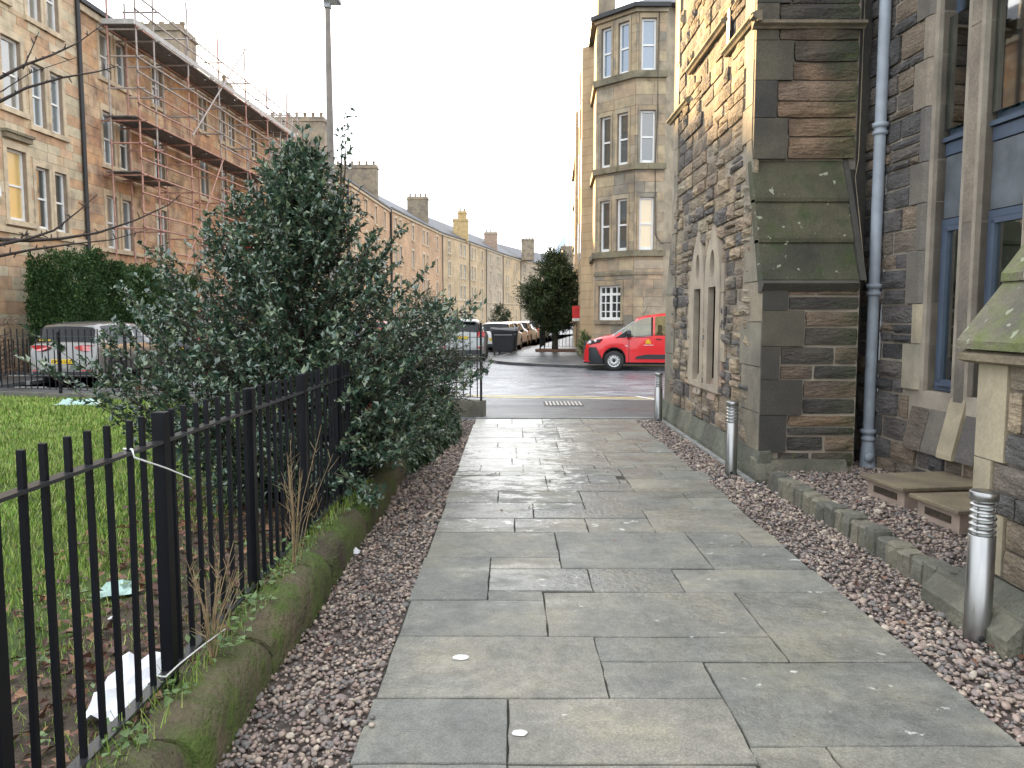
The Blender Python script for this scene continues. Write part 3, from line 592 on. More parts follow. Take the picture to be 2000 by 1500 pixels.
# end face towards the camera: lower stage, weathering, upper stage
FL = Face((WX, 7.80), (1, 0), (0, -1)); FU = Face((WX, 8.25), (1, 0), (0, -1))
def quoins(F, z0, z1, mat, lens, hgts):
    z = z0; i = 0
    while z < z1-.05:
        z2 = min(z1, z+hgts[i % len(hgts)]); bar_on(F, 'quoin', mat, ch, -.05, lens[i % len(lens)], z+.003, z2-.003, .0, .055+random.uniform(-.003, .003)); z = z2; i += 1
        yield (0, lens[(i-1) % len(lens)], z-(z2-z) if False else z2-hgts[(i-1) % len(hgts)], z2)
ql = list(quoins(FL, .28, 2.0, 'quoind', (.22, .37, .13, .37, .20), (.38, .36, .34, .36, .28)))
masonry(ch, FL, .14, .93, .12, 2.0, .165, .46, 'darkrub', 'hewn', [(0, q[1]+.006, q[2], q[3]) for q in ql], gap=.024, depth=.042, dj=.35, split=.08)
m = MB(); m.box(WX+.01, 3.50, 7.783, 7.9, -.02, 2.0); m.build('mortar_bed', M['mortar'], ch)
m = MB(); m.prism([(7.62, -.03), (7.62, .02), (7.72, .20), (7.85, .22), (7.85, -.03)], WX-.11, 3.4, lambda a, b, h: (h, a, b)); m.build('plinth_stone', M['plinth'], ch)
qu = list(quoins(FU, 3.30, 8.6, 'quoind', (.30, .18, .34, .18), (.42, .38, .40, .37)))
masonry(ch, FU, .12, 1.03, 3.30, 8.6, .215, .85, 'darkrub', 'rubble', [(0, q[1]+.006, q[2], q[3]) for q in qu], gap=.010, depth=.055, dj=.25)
m = MB(); m.box(WX+.01, 3.61, 8.24, 8.4, 3.2, 8.6); m.build('mortar_bed', M['mortard'], ch)
yy = [(8.25, 3.29), (8.09, 2.87), (7.94, 2.44), (7.78, 2.02)]
for i in range(3):
    (ya, za), (yb, zb) = yy[i], yy[i+1]; m = MB()
    m.prism([(ya+.1, za), (ya-.012, za-.0), (yb-.045, zb+.012), (yb-.045, zb-.03), (yb+.12, zb-.03)], WX-.062, 3.47, lambda a, b, h: (h, a, b)); m.build('weathering_slab', M['mossy'], ch)
m = MB(); m.prism([(7.70, 1.965), (7.68, 1.99), (7.74, 2.02), (7.86, 2.02), (7.86, 1.90), (7.75, 1.91)], WX-.07, 3.46, lambda a, b, h: (h, a, b)); m.build('moulding', M['quoind'], ch)
drip(FU, 'string_course', -.10, 1.06, 4.66, 'mould', ch, .085); drip(FW, 'string_course', 8.05, 8.16, 4.70, 'mould', ch, .085)
# recess wall with the tall windows: u runs towards the camera
RA, RB = Vector((3.80, 8.35)), Vector((4.22, 3.4)); FR = Face(RA, (RB-RA), (-1, -.085)); 
def uY(Y): return (8.35-Y)/abs(FR.d.y)
w1 = (uY(7.23), uY(6.83)); w2 = (uY(6.617), uY(6.08)); ends = (0., uY(3.4))
wh = [(w1[0], w1[1], .96, 8.), (w2[0], w2[1], .96, 8.)]
backing(FR, 'wall', 0, ends[1], 0., 8.6, wh, .012, .17, 'mortar', ch)
jh = []                                          # in-and-out jamb stones left of the first window
z = .96; i = 0
while z < 8.:
    hh = (.44, .38, .50)[i % 3]; ln_ = (.30, .17)[i % 2]; mt = 'newst' if i in (0, 1) else 'jamb'
    m = MB(); F = FR; poly = [(w1[0]-ln_, .045), (w1[0]-.10, .045), (w1[0], -.03), (w1[0], -.17), (w1[0]-ln_, -.05)]
    m.prism(poly, z+.004, z+hh-.004, lambda a, b, h: FR.p(a, h, b)); m.build('jamb_stone', M[mt], ch); jh.append((w1[0]-ln_-.006, w1[0]+.01, z, z+hh)); z += hh; i += 1
z = .96; i = 1
while z < 8.:
    hh = (.50, .46, .40)[i % 3]; m = MB(); poly = [(w2[1]+.35, .045), (w2[1]+.06, .045), (w2[1], -.03), (w2[1], -.17), (w2[1]+.35, -.05)]
    m.prism(poly, z+.004, z+hh-.004, lambda a, b, h: FR.p(a, h, b)); m.build('jamb_stone', M['newst' if z < 2.2 else 'jamb'], ch); jh.append((w2[1], w2[1]+.36, z, z+hh)); z += hh; i += 1
z = .90
while z < 8.:
    hh = random.uniform(1.4, 1.9); m = MB(); a, b = w1[1], w2[0]; poly = [(a, -.15), (a, -.04), (a+.05, .02), (b-.05, .02), (b, -.04), (b, -.15)]
    m.prism(poly, z+.003, z+hh-.003, lambda a, b, h: FR.p(a, h, b)); m.build('mullion', M['jamb'], ch); z += hh
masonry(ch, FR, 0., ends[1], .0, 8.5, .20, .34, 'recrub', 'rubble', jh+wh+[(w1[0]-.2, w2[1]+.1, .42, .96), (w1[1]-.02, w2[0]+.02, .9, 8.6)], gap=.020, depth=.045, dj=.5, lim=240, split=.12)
for a, b, mt in ((w1[0]-.16, w1[0]+.12, 'recrub'), (w1[0]+.125, w1[1]-.01, 'jamb'), (w1[1], w2[0], 'newst'), (w2[0]+.005, w2[0]+.24, 'jamb'), (w2[0]+.245, w2[1]+.1, 'recrub')):
    m = MB(); out_ = .115; m.prism([(-.16, .96), (.0, .94), (out_, .44), (out_, .40), (-.05, .40)], a+.003, b-.003, lambda p, q, h: FR.p(h, q, p-.02+(.03 if mt == 'newst' else 0))); m.build('sill_stone', M[mt], ch)
def tallwin(u0, u1, label_):
    wn = empty('window', (0, 0, 0)); wn.parent = ch; rec = -.13
    f = MB()
    for (a, b, c, d) in ((u0, u0+.055, .97, 2.55), (u1-.035, u1, .97, 2.55), (u0+.055, u1-.035, .97, 1.03), (u0+.055, u1-.035, 2.49, 2.55)): FR.box(f, a, b, c, d, rec-.03, rec+.03)
    for (a, b, c, d) in ((u0+.062, u0+.10, 1.035, 2.47), (u1-.07, u1-.04, 1.035, 2.47), (u0+.062, u1-.04, 1.035, 1.075), (u0+.062, u1-.04, 2.44, 2.485)): FR.box(f, a, b, c, d, rec-.02, rec+.045)
    FR.box(f, u0+.06, u1-.035, 1.02, 1.045, rec, rec+.075)
    f.build('frame', M['bluef'], wn)
    g = MB(); FR.box(g, u0+.10, u1-.07, 1.07, 2.45, rec+.008, rec+.014); g.build('pane', M['wglass'], wn)
    p = MB(); FR.box(p, u0+.004, u1-.004, 2.56, 3.12, rec-.02, rec+.02); p.build('panel', M['lead'], wn)
    p = MB(); FR.box(p, u0+.002, u1-.002, 3.13, 3.24, rec-.02, rec+.03); FR.box(p, u0, u1, 3.25, 3.29, rec-.02, rec+.06); p.build('ledge', M['bluef'], wn)
    f = MB()
    for (a, b, c, d) in ((u0, u0+.05, 3.29, 8.), (u1-.05, u1, 3.29, 8.), (u0+.05, u1-.05, 3.29, 3.36), ((u0+u1)/2-.02, (u0+u1)/2+.02, 3.36, 8.)): FR.box(f, a, b, c, d, rec-.06, rec-.01)
    f.build('frame', M['bluef'], wn)
    g = MB(); FR.box(g, u0+.05, u1-.05, 3.36, 8., rec-.04, rec-.034); g.build('pane', M['wglass'], wn)
    g = MB(); FR.box(g, u0+.015, u1-.015, 3.36, 4.36, rec+.045, rec+.055); g.build('glass_balustrade', M['balu'], wn)
    b_ = MB()
    for k in range(28): zz = 1.08+k*.049; FR.box(b_, u0+.19, u1-.075, zz, zz+.036, rec-.10, rec-.075)
    b_.build('blind', M['slatg'], wn); c = MB(); c.quad(*[FR.p(a, z, rec-.35) for a, z in ((u0-.3, .9), (u1+.3, .9), (u1+.3, 8.), (u0-.3, 8.))]); c.build('room_back', M['roomg'], wn)
    return wn
M['wglass'] = glassy('aqua_window_glass', (.03, .05, .05), .03, .30, (.80, .90, .86)); M['balu'] = glassy('greenish_balustrade_glass', (.02, .06, .055), .03, .30, (.66, .80, .76))
M['slatg'] = plain('grey_green_blind_slat', (.26, .32, .28), .6, var=.1); M['roomg'] = plain('dim_room', (.17, .19, .17), .9)
t1 = tallwin(w1[0], w1[1], ''); tallwin(w2[0], w2[1], '')
m = MB(); cu = w1[0]+.19
m.prism([(cu+.045*math.cos(t), 1.18+.10*math.sin(t)) for t in np.linspace(0, 2*math.pi, 17)[:-1]], -.108, -.104, lambda a, b, h: FR.p(a, b, h)); m.build('window_sticker', M['dark'], t1)
# return wall behind the near buttress and behind the camera
m = MB(); m.box(4.28, 4.7, 0, 8.3, 0, 8.6); m.box(3.9, 4.6, 8.40, 12.2, 0, 9.); m.build('wall_core', M['mortard'], ch)
# near buttress at the right edge
BX = 2.60
FB = Face((BX, 0), (0, 1), (-1, 0))
m = MB(); m.box(BX+.02, 4.1, 3.2, 4.22, -.03, 1.46); m.build('wall_core', M['mortard'], ch)
bq = [(4.0, 4.25, .88, 1.44), (4.10, 4.25, .60, .88), (3.97, 4.25, .28, .60)]
for a, b, c, d in bq: bar_on(FB, 'quoin', 'newst', ch, a, b, c+.003, d-.003, -.06, .012)
masonry(ch, FB, 3.2, 4.25, .26, 1.45, .17, .26, 'rubble', 'rubble', [(a-.006, b+.01, c, d) for a, b, c, d in bq], gap=.012, depth=.035, base=-.02)
for (a, b, c, d, o) in ((3.15, 4.28, .0, .26, .05), (3.1, 3.6, -.03, .22, .09), (3.62, 4.40, -.03, .16, .16)):
    m = MB(); m.prism([(BX+.1, c-.03), (BX-o-.03, c-.03), (BX-o-.03, c+(d-c)*.55), (BX-o+.05, d), (BX+.1, d)], a, b, lambda p, q, h: (p, h, q)); m.build('plinth_stone', M['plinth'], ch)
m = MB(); m.prism([(BX-.08, 1.415), (BX-.085, 1.45), (BX-.03, 1.475), (BX+.3, 1.475), (BX+.3, 1.40), (BX-.04, 1.40)], 3.1, 4.34, lambda p, q, h: (p, h, q)); m.build('moulding', M['mould'], ch)
for (x0, z0, x1, z1) in ((BX-.09, 1.478, BX+.20, 1.86), (BX+.14, 1.85, 4.1, 3.75)):
    m = MB(); m.prism([(x0, z0), (x0, z0+.045), (x1, z1+.045), (x1+.1, z1+.02), (x1+.1, z0)], 3.1, 4.34, lambda p, q, h: (p, h, q)); m.build('weathering_slab', M['mosst'], ch)
# drainpipe in the corner
dp = MB(); PXP, PYP = 3.735, 7.98
m = MB(); m.tube((PXP, PYP, .33), (PXP, PYP, 8.5), .056, 16); dpo = m.build('drainpipe', M['pipe'], ch)
for zz in (.42, 1.93, 3.55, 5.2): m = MB(); m.lathe([(.056, -.06), (.072, -.055), (.072, -.02), (.060, -.015), (.060, .015), (.078, .02), (.078, .06), (.056, .065)], 16, (PXP, PYP, zz)); m.build('collar', M['pipe'], dpo)
m = MB(); m.path([(PXP, PYP, .36), (PXP, PYP-.005, .20), (PXP+.0, PYP-.02, .07)], [.062, .075, .085], 14); m.lathe([(0, 0), (.05, 0), (.05, .02), (.03, .03), (0, .03)], 12, (PXP-.03, PYP-.12, .2), 'y'); m.build('shoe', M['pipe'], dpo)
m = MB(); m.path([(PXP+.09, PYP+.05, 8), (PXP+.085, PYP+.0, 2.6), (PXP+.09, PYP-.02, 2.2), (PXP+.075, PYP-.02, 1.6), (PXP+.07, PYP-.02, .9), (PXP+.09, PYP-.03, .6), (PXP+.07, PYP-.03, .12)], .009, 6); m.build('cable', M['galv'], dpo)
m = MB(); m.path([(3.62, 8.17, 8), (3.61, 8.17, 3.3), (3.56, 8.12, 3.1), (3.53, 7.72, 2.0)], .005, 5); m.build('cable', M['mould'], ch)
m = MB(); m.prism([(7.98, 2.0), (7.70, 2.02), (8.28, 3.42), (8.42, 3.42)], 3.475, 3.53, lambda a, b, h: (h, a, b)); m.build('flashing', M['quoind'], ch)
# ------------------------------------------------------------------ tenements
WM = {}
M['glassp'] = glassy('pale_reflection_tint_glass', (.16,.19,.20), .05); M['drape'] = glassy('curtained_window_glass', (.24,.23,.20), .06)  # pale sky reflection tinted into the first pane colour
def sash(parent, F, u0, u1, z0, z1, rec, glass='glass', grid=None, simple=False):
    """white sash window with its pane, set back in the opening; alike windows share meshes"""
    w_, h_ = round(u1-u0, 2), round(z1-z0, 2); key = (w_, h_, grid, glass, simple, id(F.__class__))
    if key not in WM:
        f = MB(); e = .07; L0 = lambda a, b, c, d, n0, n1: f.box(a, b, n0, n1, c, d)
        L0(0, e, 0, h_, -.04, .03); L0(w_-e, w_, 0, h_, -.04, .03); L0(e, w_-e, 0, e*1.5, -.04, .04); L0(e, w_-e, h_-e, h_, -.04, .03)
        if grid:
            nx, nz, big = grid
            for k in range(1, nx): t = .05 if k == nx//2 else .02; L0(w_*k/nx-t, w_*k/nx+t, e, h_-e, -.03, .022)
            for k in range(1, nz): t = .045 if k == big else .018; L0(e, w_-e, h_*k/nz-t, h_*k/nz+t, -.028, .02)
        else: L0(e, w_-e, h_*.5-.03, h_*.5+.03, -.03, .026)
        g = MB(); g.box(e*.8, w_-e*.8, -.022, -.016, e, h_-e)
        WM[key] = (f.mesh('window', M['white']), g.mesh('pane', M[glass]))
    Mx = F.mat(u0, z0, rec, 1, 1, 1)
    w = link('window', WM[key][0], parent, Mx); link('pane', WM[key][1], w); return w
def stack(parent, x, y, sx, sy, z0, z1, pots, mat='chim'):
    m = MB(); m.box(x-sx/2, x+sx/2, y-sy/2, y+sy/2, z0, z1-.35); m.box(x-sx/2-.08, x+sx/2+.08, y-sy/2-.08, y+sy/2+.08, z1-.35, z1-.2); m.box(x-sx/2, x+sx/2, y-sy/2, y+sy/2, z1-.2, z1)
    c = m.build('chimney', M[mat], parent)
    for k in range(pots):
        p = MB(); p.lathe([(.12, 0), (.11, .3), (.14, .32), (.14, .42), (.1, .43)], 8, (x-sx/2+sx*(k+.5)/pots, y, z1)); p.build('chimney_pot', M['chim'], c)
def roof(parent, F, u0, u1, ze, depth=5., rise=3.4):
    m = MB(); m.quad(F.p(u0, ze, .12), F.p(u1, ze, .12), F.p(u1, ze+rise, -depth), F.p(u0, ze+rise, -depth)); m.quad(F.p(u0, ze+rise, -depth), F.p(u1, ze+rise, -depth), F.p(u1, ze, -2*depth), F.p(u0, ze, -2*depth))
    m.quad(F.p(u0, ze, .0), F.p(u0, ze+rise, -depth), F.p(u0, ze, -2*depth)); m.quad(F.p(u1, ze, .0), F.p(u1, ze+rise, -depth), F.p(u1, ze, -2*depth)); m.build('roof', M['slate'], parent)
    m = MB(); F.box(m, u0, u1, ze-.10, ze+.05, .10, .24); m.build('gutter', M['pipek'], parent); m = MB(); F.box(m, u0, u1, ze-.34, ze-.12, .0, .14); m.build('cornice', M['dress'], parent)
def body(parent, F, u0, u1, ze, mat):
    m = MB(); d = -9.8
    m.quad(F.p(u0, 0, -.28), F.p(u0, 0, d), F.p(u0, ze, d), F.p(u0, ze, -.28)); m.quad(F.p(u1, 0, -.28), F.p(u1, 0, d), F.p(u1, ze, d), F.p(u1, ze, -.28)); m.quad(F.p(u0, 0, d), F.p(u1, 0, d), F.p(u1, ze, d), F.p(u0, ze, d))
    m.quad(F.p(u0, 0, -.45), F.p(u1, 0, -.45), F.p(u1, ze, -.45), F.p(u0, ze, -.45)); m.build('wall_core', M[mat], parent)
def margins(parent, F, holes, n0, n1, mat='dress', wd=.15):
    for a, b, c, d in holes:
        m = MB()
        for q in ((a-wd, a, c, d), (b, b+wd, c, d), (a-wd, b+wd, d, d+.22)): F.box(m, q[0], q[1]-.003, q[2], q[3], n0, n1)
        m.build('window_margin', M[mat], parent); m = MB(); F.box(m, a-wd-.05, b+wd+.05, c-.15, c, n0, n1+.07); m.build('sill', M[mat], parent)
def Fl(u_off=0): return Face((XL(18), 18), (.049, 1), (1, -.049))
ZS = [(1.3, 3.2), (4.15, 6.05), (7.15, 9.05), (10.2, 11.8)]
Y2u = lambda Y: (Y-18)/Face((0, 0), (.049, 1), (1, 0)).d.y
# 1: the nearest tenement, at the left edge
ten = wempty('tenement', (XL(22), 22, 0), label='nearest buff sandstone tenement at the left edge, black downpipe at its corner', cat='tenement'); F1 = Fl()
u_end = Y2u(26.85); holes = []
for (ya, yb, zz) in [(23.1, 23.95, s) for s in ((4.54, 6.65), (7.83, 9.9))]+[(a, b, s) for a, b in ((24.38, 25.02), (25.28, 25.9)) for s in ((4.42, 6.35), (7.57, 9.5), (10.81, 12.7))]+[(22.7, 23.4, (10.95, 12.9))]: holes.append((Y2u(ya), Y2u(yb), *zz))
door = (Y2u(23.85), Y2u(24.75), .0, 2.6); holes2 = holes+[door]
backing(F1, 'wall', 0, u_end, 0, 14.6, holes2, -.012, .26, 'joint', ten)
body(ten, F1, 0, u_end, 14.6, 'void'); margins(ten, F1, holes, .0, .035)
hm = [(a-.16, b+.16, c-.16, d+.23) for a, b, c, d in holes]+[(door[0]-.2, door[1]+.2, 0, 2.85)]
def mas(parent, *a, **k): masonry(parent, *a, **k)
mas(ten, F1, 0, u_end, 0, 4.15, .36, .75, 'ashlar_l', 'ashlar', hm, depth=.028, base=-.008, lim=120); mas(ten, F1, 0, u_end, 4.32, 14.5, .33, .62, 'ashlar_l', 'ashlar', hm, depth=.026, base=-.008, lim=290)
bar_on(F1, 'string_course', 'dress', ten, 0, u_end, 4.15, 4.31, .0, .10)
m = MB(); F1.box(m, Y2u(22.95), Y2u(24.1), 6.92, 7.07, 0, .16); F1.box(m, Y2u(22.9), Y2u(24.15), 7.07, 7.15, 0, .22); m.build('window_cornice', M['mould'], ten)
m = MB(); F1.box(m, door[0]-.2, door[0], 0, 2.6, 0, .05); F1.box(m, door[1], door[1]+.2, 0, 2.6, 0, .05); F1.box(m, door[0]-.2, door[1]+.2, 2.6, 2.85, 0, .06); m.build('door_margin', M['dress'], ten)
bar_on(F1, 'door', 'bluef', ten, door[0], door[1], 0, 2.6, -.2, -.14)
litM = glassy('warm_lit_window_blind', (.62, .43, .16), .25)
M['warm'] = litM
for i, h in enumerate(holes): sash(ten, F1, *h, -.14, 'warm' if i == 0 else ('glassp', 'drape', 'glass')[i % 3])
m = MB(); m.tube(F1.p(u_end-.02, 0, .1), F1.p(u_end-.02, 14.6, .1), .075, 10); m.build('downpipe', M['pipek'], ten)
m = MB(); F1.box(m, Y2u(22.3), Y2u(22.75), 5.15, 5.45, .03, .05); m.build('street_plaque', M['whitep'], ten)
# 2: the scaffolded tenement
def tenement(F, u0, u1, ze, wins, mat, label, stones=None, pipe=True, levels=ZS, rise=3.4, rec=-.14, mg='dress', string=True, joint=None):
    c = F.p((u0+u1)/2, 0); t = wempty('tenement', (c[0], c[1], 0), label=label, cat='tenement')
    hs = []
    for li, (za, zb) in enumerate(levels):
        for (a, b) in wins: hs.append((u0+a, u0+b, za, zb))
    backing(F, 'wall', u0, u1, 0, ze, hs, -.012 if stones else .0, .24, joint or mat, t); body(t, F, u0, u1, ze, 'void'); margins(t, F, hs, .0, .035, mg, .13)
    if stones:
        hm = [(a-.14, b+.14, c_-.16, d+.23) for a, b, c_, d in hs]; masonry(t, F, u0, u1, 0, ze-.35, .34, .72, mat, 'ashlar', hm, depth=.026, base=-.008, lim=stones)
    if string: bar_on(F, 'string_course', mg, t, u0, u1, 4.0, 4.14, .0, .09)
    for i, h in enumerate(hs): sash(t, F, *h, rec, random.choice(('glass', 'glass', 'glassp', 'glassp', 'drape')))
    roof(t, F, u0, u1, ze, rise=rise)
    if pipe: m = MB(); m.tube(F.p(u1-.1, 0, .12), F.p(u1-.1, ze, .12), .06 if u1 < 40 else .11, 6); m.build('downpipe', M['pipek'], t)
    return t
wins2 = [(1.3, 2.0), (2.35, 3.05), (4.9, 5.7), (9.0, 9.8), (11.2, 11.9), (12.3, 13.0), (15.2, 16.0), (18.0, 18.7)]
t2 = tenement(F1, u_end, Y2u(46.5), 12.35, wins2, 'ashlar_s', 'orange sandstone tenement wrapped in red scaffolding', stones=300, joint='joint')
W_ = lambda L_: [(x, x+.85) for x in L_]
t3 = tenement(F1, Y2u(46.5), Y2u(61.5), 12.35, W_([1.5, 2.7, 5.5, 8.2, 9.4, 12.6]), 'far1', 'buff tenement between the scaffolded one and the bush top')
t4 = tenement(F1, Y2u(61.5), Y2u(78), 12.45, W_([1.5, 2.7, 6., 9.8, 13.5]), 'far0', 'pinkish tenement row section right behind the lamp post')
pts = [(-12.2, 78), (-9.1, 101), (-6.2, 112.5), (-4.1, 122), (-1.6, 134), (1.6, 147), (7, 162), (15, 179)]
labs = ['long pink tenement with a grey chimney, first past the holly', 'buff tenement under the tall yellow chimney', 'narrow tenement just past the yellow chimney', 'buff tenement with a white cowled chimney', 'greyish tenement before the far grey chimney', 'far pale tenement behind the yew tree, left of its crown', 'farthest tenement, showing between yew and corner block']
for i in range(7):
    a, b = Vector(pts[i]), Vector(pts[i+1]); d = b-a; F = Face(a, d, (d.y, -d.x)); n = d.length
    k = max(2, int(n/5.2)); ws = []
    for j in range(k): c = n*(j+.5)/k; ws += [(c-1.35, c-.5), (c+.35, c+1.2)] if (j+i) % 2 == 0 else [(c-.4, c+.45)]
    tenement(F, 0, n, 12.6, ws, ('far0', 'far1', 'far1', 'far2', 'far1', 'far2', 'far0')[i], labs[i], rise=3.2)
# chimneys (wallhead and party wall stacks), each a part of its own tenement
T_all = [o for o in scene.objects if o.name.startswith('tenement')]
def add_stack(t, *a, **k):
    n0 = set(t.children); stack(t, *a, **k)
add_stack(t2, -17.6, 40.0, 2.6, 2.0, 12.3, 16.0, 5); add_stack(t2, -17.2, 46.3, 1.4, 1., 12.3, 15.3, 2)
add_stack(t3, -16.6, 60.8, 4.4, 1.0, 12.3, 16.95, 7); add_stack(t4, -16.6, 65.5, 1.2, 1.2, 12.3, 15.9, 2); add_stack(t4, -15.9, 78.0, 5.0, 1.1, 12.3, 16.7, 7)
add_stack(T_all[4], -16.2, 88, 1.2, 1.2, 12.5, 16.6, 2); add_stack(T_all[4], -12.0, 99.5, 2.6, 1.1, 12.5, 16.9, 4)
add_stack(T_all[5], -7.3, 111.0, 2.1, 1.5, 12.4, 15.6, 0, mat='chimy'); add_stack(T_all[5], -7.1, 111.2, 1.2, 1.1, 15.5, 16.7, 2, mat='chimy')
add_stack(T_all[7], -3.6, 132, 2.2, 2., 12.5, 16.0, 3, mat='lancet'); add_stack(T_all[8], 3.0, 148, 2.4, 3., 12.5, 16.4, 4); add_stack(T_all[9], 11.8, 160, 3., 3., 12.5, 16.2, 3)
# ---- corner tenement on the right
ct = wempty('corner_tenement', (5, 29, 0), label='grey brown corner tenement with canted bay windows behind the red van', cat='tenement')
A, B, C, D, E_ = (3.10, 29.0), (4.35, 27.75), (5.40, 27.75), (5.85, 28.15), (14, 28.15)
side = Face((4.9, 62), (A[0]-4.9, A[1]-62), (-1, .05)); cant = Face(A, (B[0]-A[0], B[1]-A[1]), (-1, -1)); front = Face(B, (1, 0), (0, -1)); ret = Face(C, (D[0]-C[0], D[1]-C[1]), (1, -1)); flat = Face(D, (1, 0), (0, -1))
cl = math.hypot(1.25, 1.25); LV = [(4.06, 5.91), (7.10, 8.92), (10.27, 12.05)]
ch_ = [(a, b, *z) for a, b in ((.22, .68), (.98, 1.46)) for z in LV]; gh = (.18, 1.22, 1.55, 2.82); fh = [(.18, .70, *z) for z in LV]
backing(cant, 'wall', 0, cl, 0, 12.48, ch_+[gh], -.01, .22, 'cornerj', ct); backing(front, 'wall', 0, 1.05, 0, 12.48, fh, -.01, .22, 'cornerj', ct)
flh = [(1.2, 2.1, *z) for z in LV]+[(3.6, 4.5, *z) for z in LV]+[(1.2, 2.1, 1.3, 3.0), (3.6, 4.5, 1.3, 3.0)]
backing(ret, 'wall', 0, .6, 0, 12.48, [], .0, .1, 'corner', ct); backing(flat, 'wall', 0, 8.1, 0, 12.48, flh, -.01, .2, 'cornerj', ct)
def cm_(F, u0, u1, holes, z0, z1, h=.34, ln=.62, lim=60): masonry(ct, F, u0, u1, z0, z1, h, ln, 'corner', 'ashlar', holes, depth=.024, base=-.006, lim=lim, gap=.005)
cm_(cant, 0, cl, [(a-.10, b+.10, c-.02, d+.17) for a, b, c, d in ch_]+[(gh[0]-.12, gh[1]+.12, gh[2]-.16, gh[3]+.2)], 0, 12.40, lim=110); cm_(front, 0, 1.05, [(a-.10, b+.10, c-.02, d+.17) for a, b, c, d in fh], 0, 12.40, lim=80); cm_(flat, 0, 8.1, flh, 0, 12.40, lim=110)
for F, hs in ((cant, ch_), (front, fh)): 
    for a, b, c, d in hs:
        m = MB()
        for q in ((a-.09, a, c, d), (b, b+.09, c, d), (a-.09, b+.09, d, d+.16)): F.box(m, q[0], q[1]-.002, q[2]+.002, q[3]-.002, -.02, .03)
        m.build('window_margin', M['corner'], ct)
m = MB()
for q in ((gh[0]-.11, gh[0], gh[2], gh[3]), (gh[1], gh[1]+.11, gh[2], gh[3]), (gh[0]-.11, gh[1]+.11, gh[3], gh[3]+.19)): cant.box(m, q[0], q[1], q[2], q[3], -.02, .03)
m.build('window_margin', M['corner'], ct); m = MB(); cant.box(m, gh[0]-.15, gh[1]+.15, gh[2]-.15, gh[2], -.02, .10); m.build('sill', M['mould'], ct)
M['bluesky'] = glassy('sky_reflection_tint_glass', (.10, .17, .26), .03); M['curt'] = glassy('dark_curtained_glass', (.045, .05, .05), .05); M['gold'] = glassy('gold_reflection_tint_glass', (.62, .46, .22), .12)  # reflected sky and sunlit church painted into the blue and gold panes
for F, hs in ((cant, ch_), (front, fh)):
    for h in hs: sash(ct, F, *h, -.12, 'bluesky' if h[2] > 10 else ('gold' if (h[2] < 5 and F is front) else 'curt'))
sash(ct, cant, *gh, -.12, 'curt', grid=(4, 4, 3))
for h in flh: sash(ct, flat, *h, -.12, 'curt')
rg = [(a, b) for a, b in (A, B, C, D, (13.9, 28.15))]
def band(z0, z1, n0, n1, name, mat, side_too=True):
    for F, l, a, b in ((cant, cl, -n1*.41, n1*.41), (front, 1.05, -n1*.41, n1*.41), (flat, 8.1, 0, 0)):
        m = MB(); 
        v = [F.p(u, z, n) for z in (z0, z1) for (u, n) in ((0, n0), (l, n0), (l+b, n1), (0+a, n1))]
        m.add(v, [(0,3,2,1),(4,5,6,7),(0,1,5,4),(1,2,6,5),(2,3,7,6),(3,0,4,7)]); m.build(name, M[mat], ct)
for z0, z1, n1, mt in ((10.02, 10.25, .13, 'mould'), (6.87, 7.08, .13, 'mould'), (3.83, 4.04, .13, 'mould'), (3.18, 3.28, .06, 'mould'), (12.24, 12.36, .10, 'corner'), (12.36, 12.50, .24, 'pipek')): band(z0, z1, -.02, n1, 'string_course' if z1 < 12.3 else 'eaves_course', mt)
# street side with two shallow bays, lit by the low sun
sl_ = math.hypot(4.9-A[0], 62-A[1]); sh = [(sl_-u-.5, sl_-u+.5, *z) for u in (10, 17, 24, 30) for z in LV]
backing(side, 'wall', 0, sl_, 0, 12.48, sh, .0, .2, 'far1', ct)
for h in sh: sash(ct, side, *h, -.12)
for u in (3.4, 6.5, 13.):
    uu = sl_-u; m = MB()
    m.prism([(uu-1.0, -.02), (uu-.6, .42), (uu+.6, .42), (uu+1.0, -.02)], 0., 12.4, lambda a, b, h: side.p(a, h, b)); m.build('bay', M['far1'], ct)
    for z in LV: m = MB(); side.box(m, uu-.42, uu+.42, z[0], z[1], .422, .435); m.build('window', M['white'], ct); g = MB(); side.box(g, uu-.36, uu+.36, z[0]+.07, z[1]-.07, .436, .44); g.build('pane', M['glass'], ct)
for z0, z1, n1, mt in ((10.02, 10.25, .11, 'mould'), (6.87, 7.08, .11, 'mould'), (3.83, 4.04, .11, 'mould'), (12.36, 12.5, .2, 'pipek')): bar_on(side, 'string_course', mt, ct, 0, sl_+.05, z0, z1, -.02, n1)
m = MB(); m.prism([(A[0]-.15, A[1]+.0), (B[0]-.08, B[1]-.2), (14, 27.95), (14, 62), (4.7, 62)], 12.50, 12.52); tp = [(7, 33), (11, 33), (11, 55), (8.2, 55)]
lo = [(A[0]-.12, A[1]), (B[0]-.05, B[1]-.17), (14, 27.95), (14, 62), (4.75, 62)]; v = [(x, y, 12.51) for x, y in lo]+[(6.4, 31.5, 14.4), (6.9, 31.0, 14.4), (10.5, 31.5, 14.4), (10.5, 58, 14.4), (8., 58, 14.4)]
m.add(v, [(0, 1, 6, 5), (1, 2, 7, 6), (2, 3, 8, 7), (3, 4, 9, 8), (4, 0, 5, 9), (5, 6, 7, 8, 9)]); m.build('roof', M['slate'], ct)
stack(ct, 3.5, 29.9, .62, .9, 12.3, 15.2, 2)
m = MB(); m.prism([(A[0]+.3, A[1]+.3), (B[0]+.1, B[1]+.4), (14, 28.6), (14, 61), (5.3, 61)], 0, 12.45); m.build('wall_core', M['void'], ct)
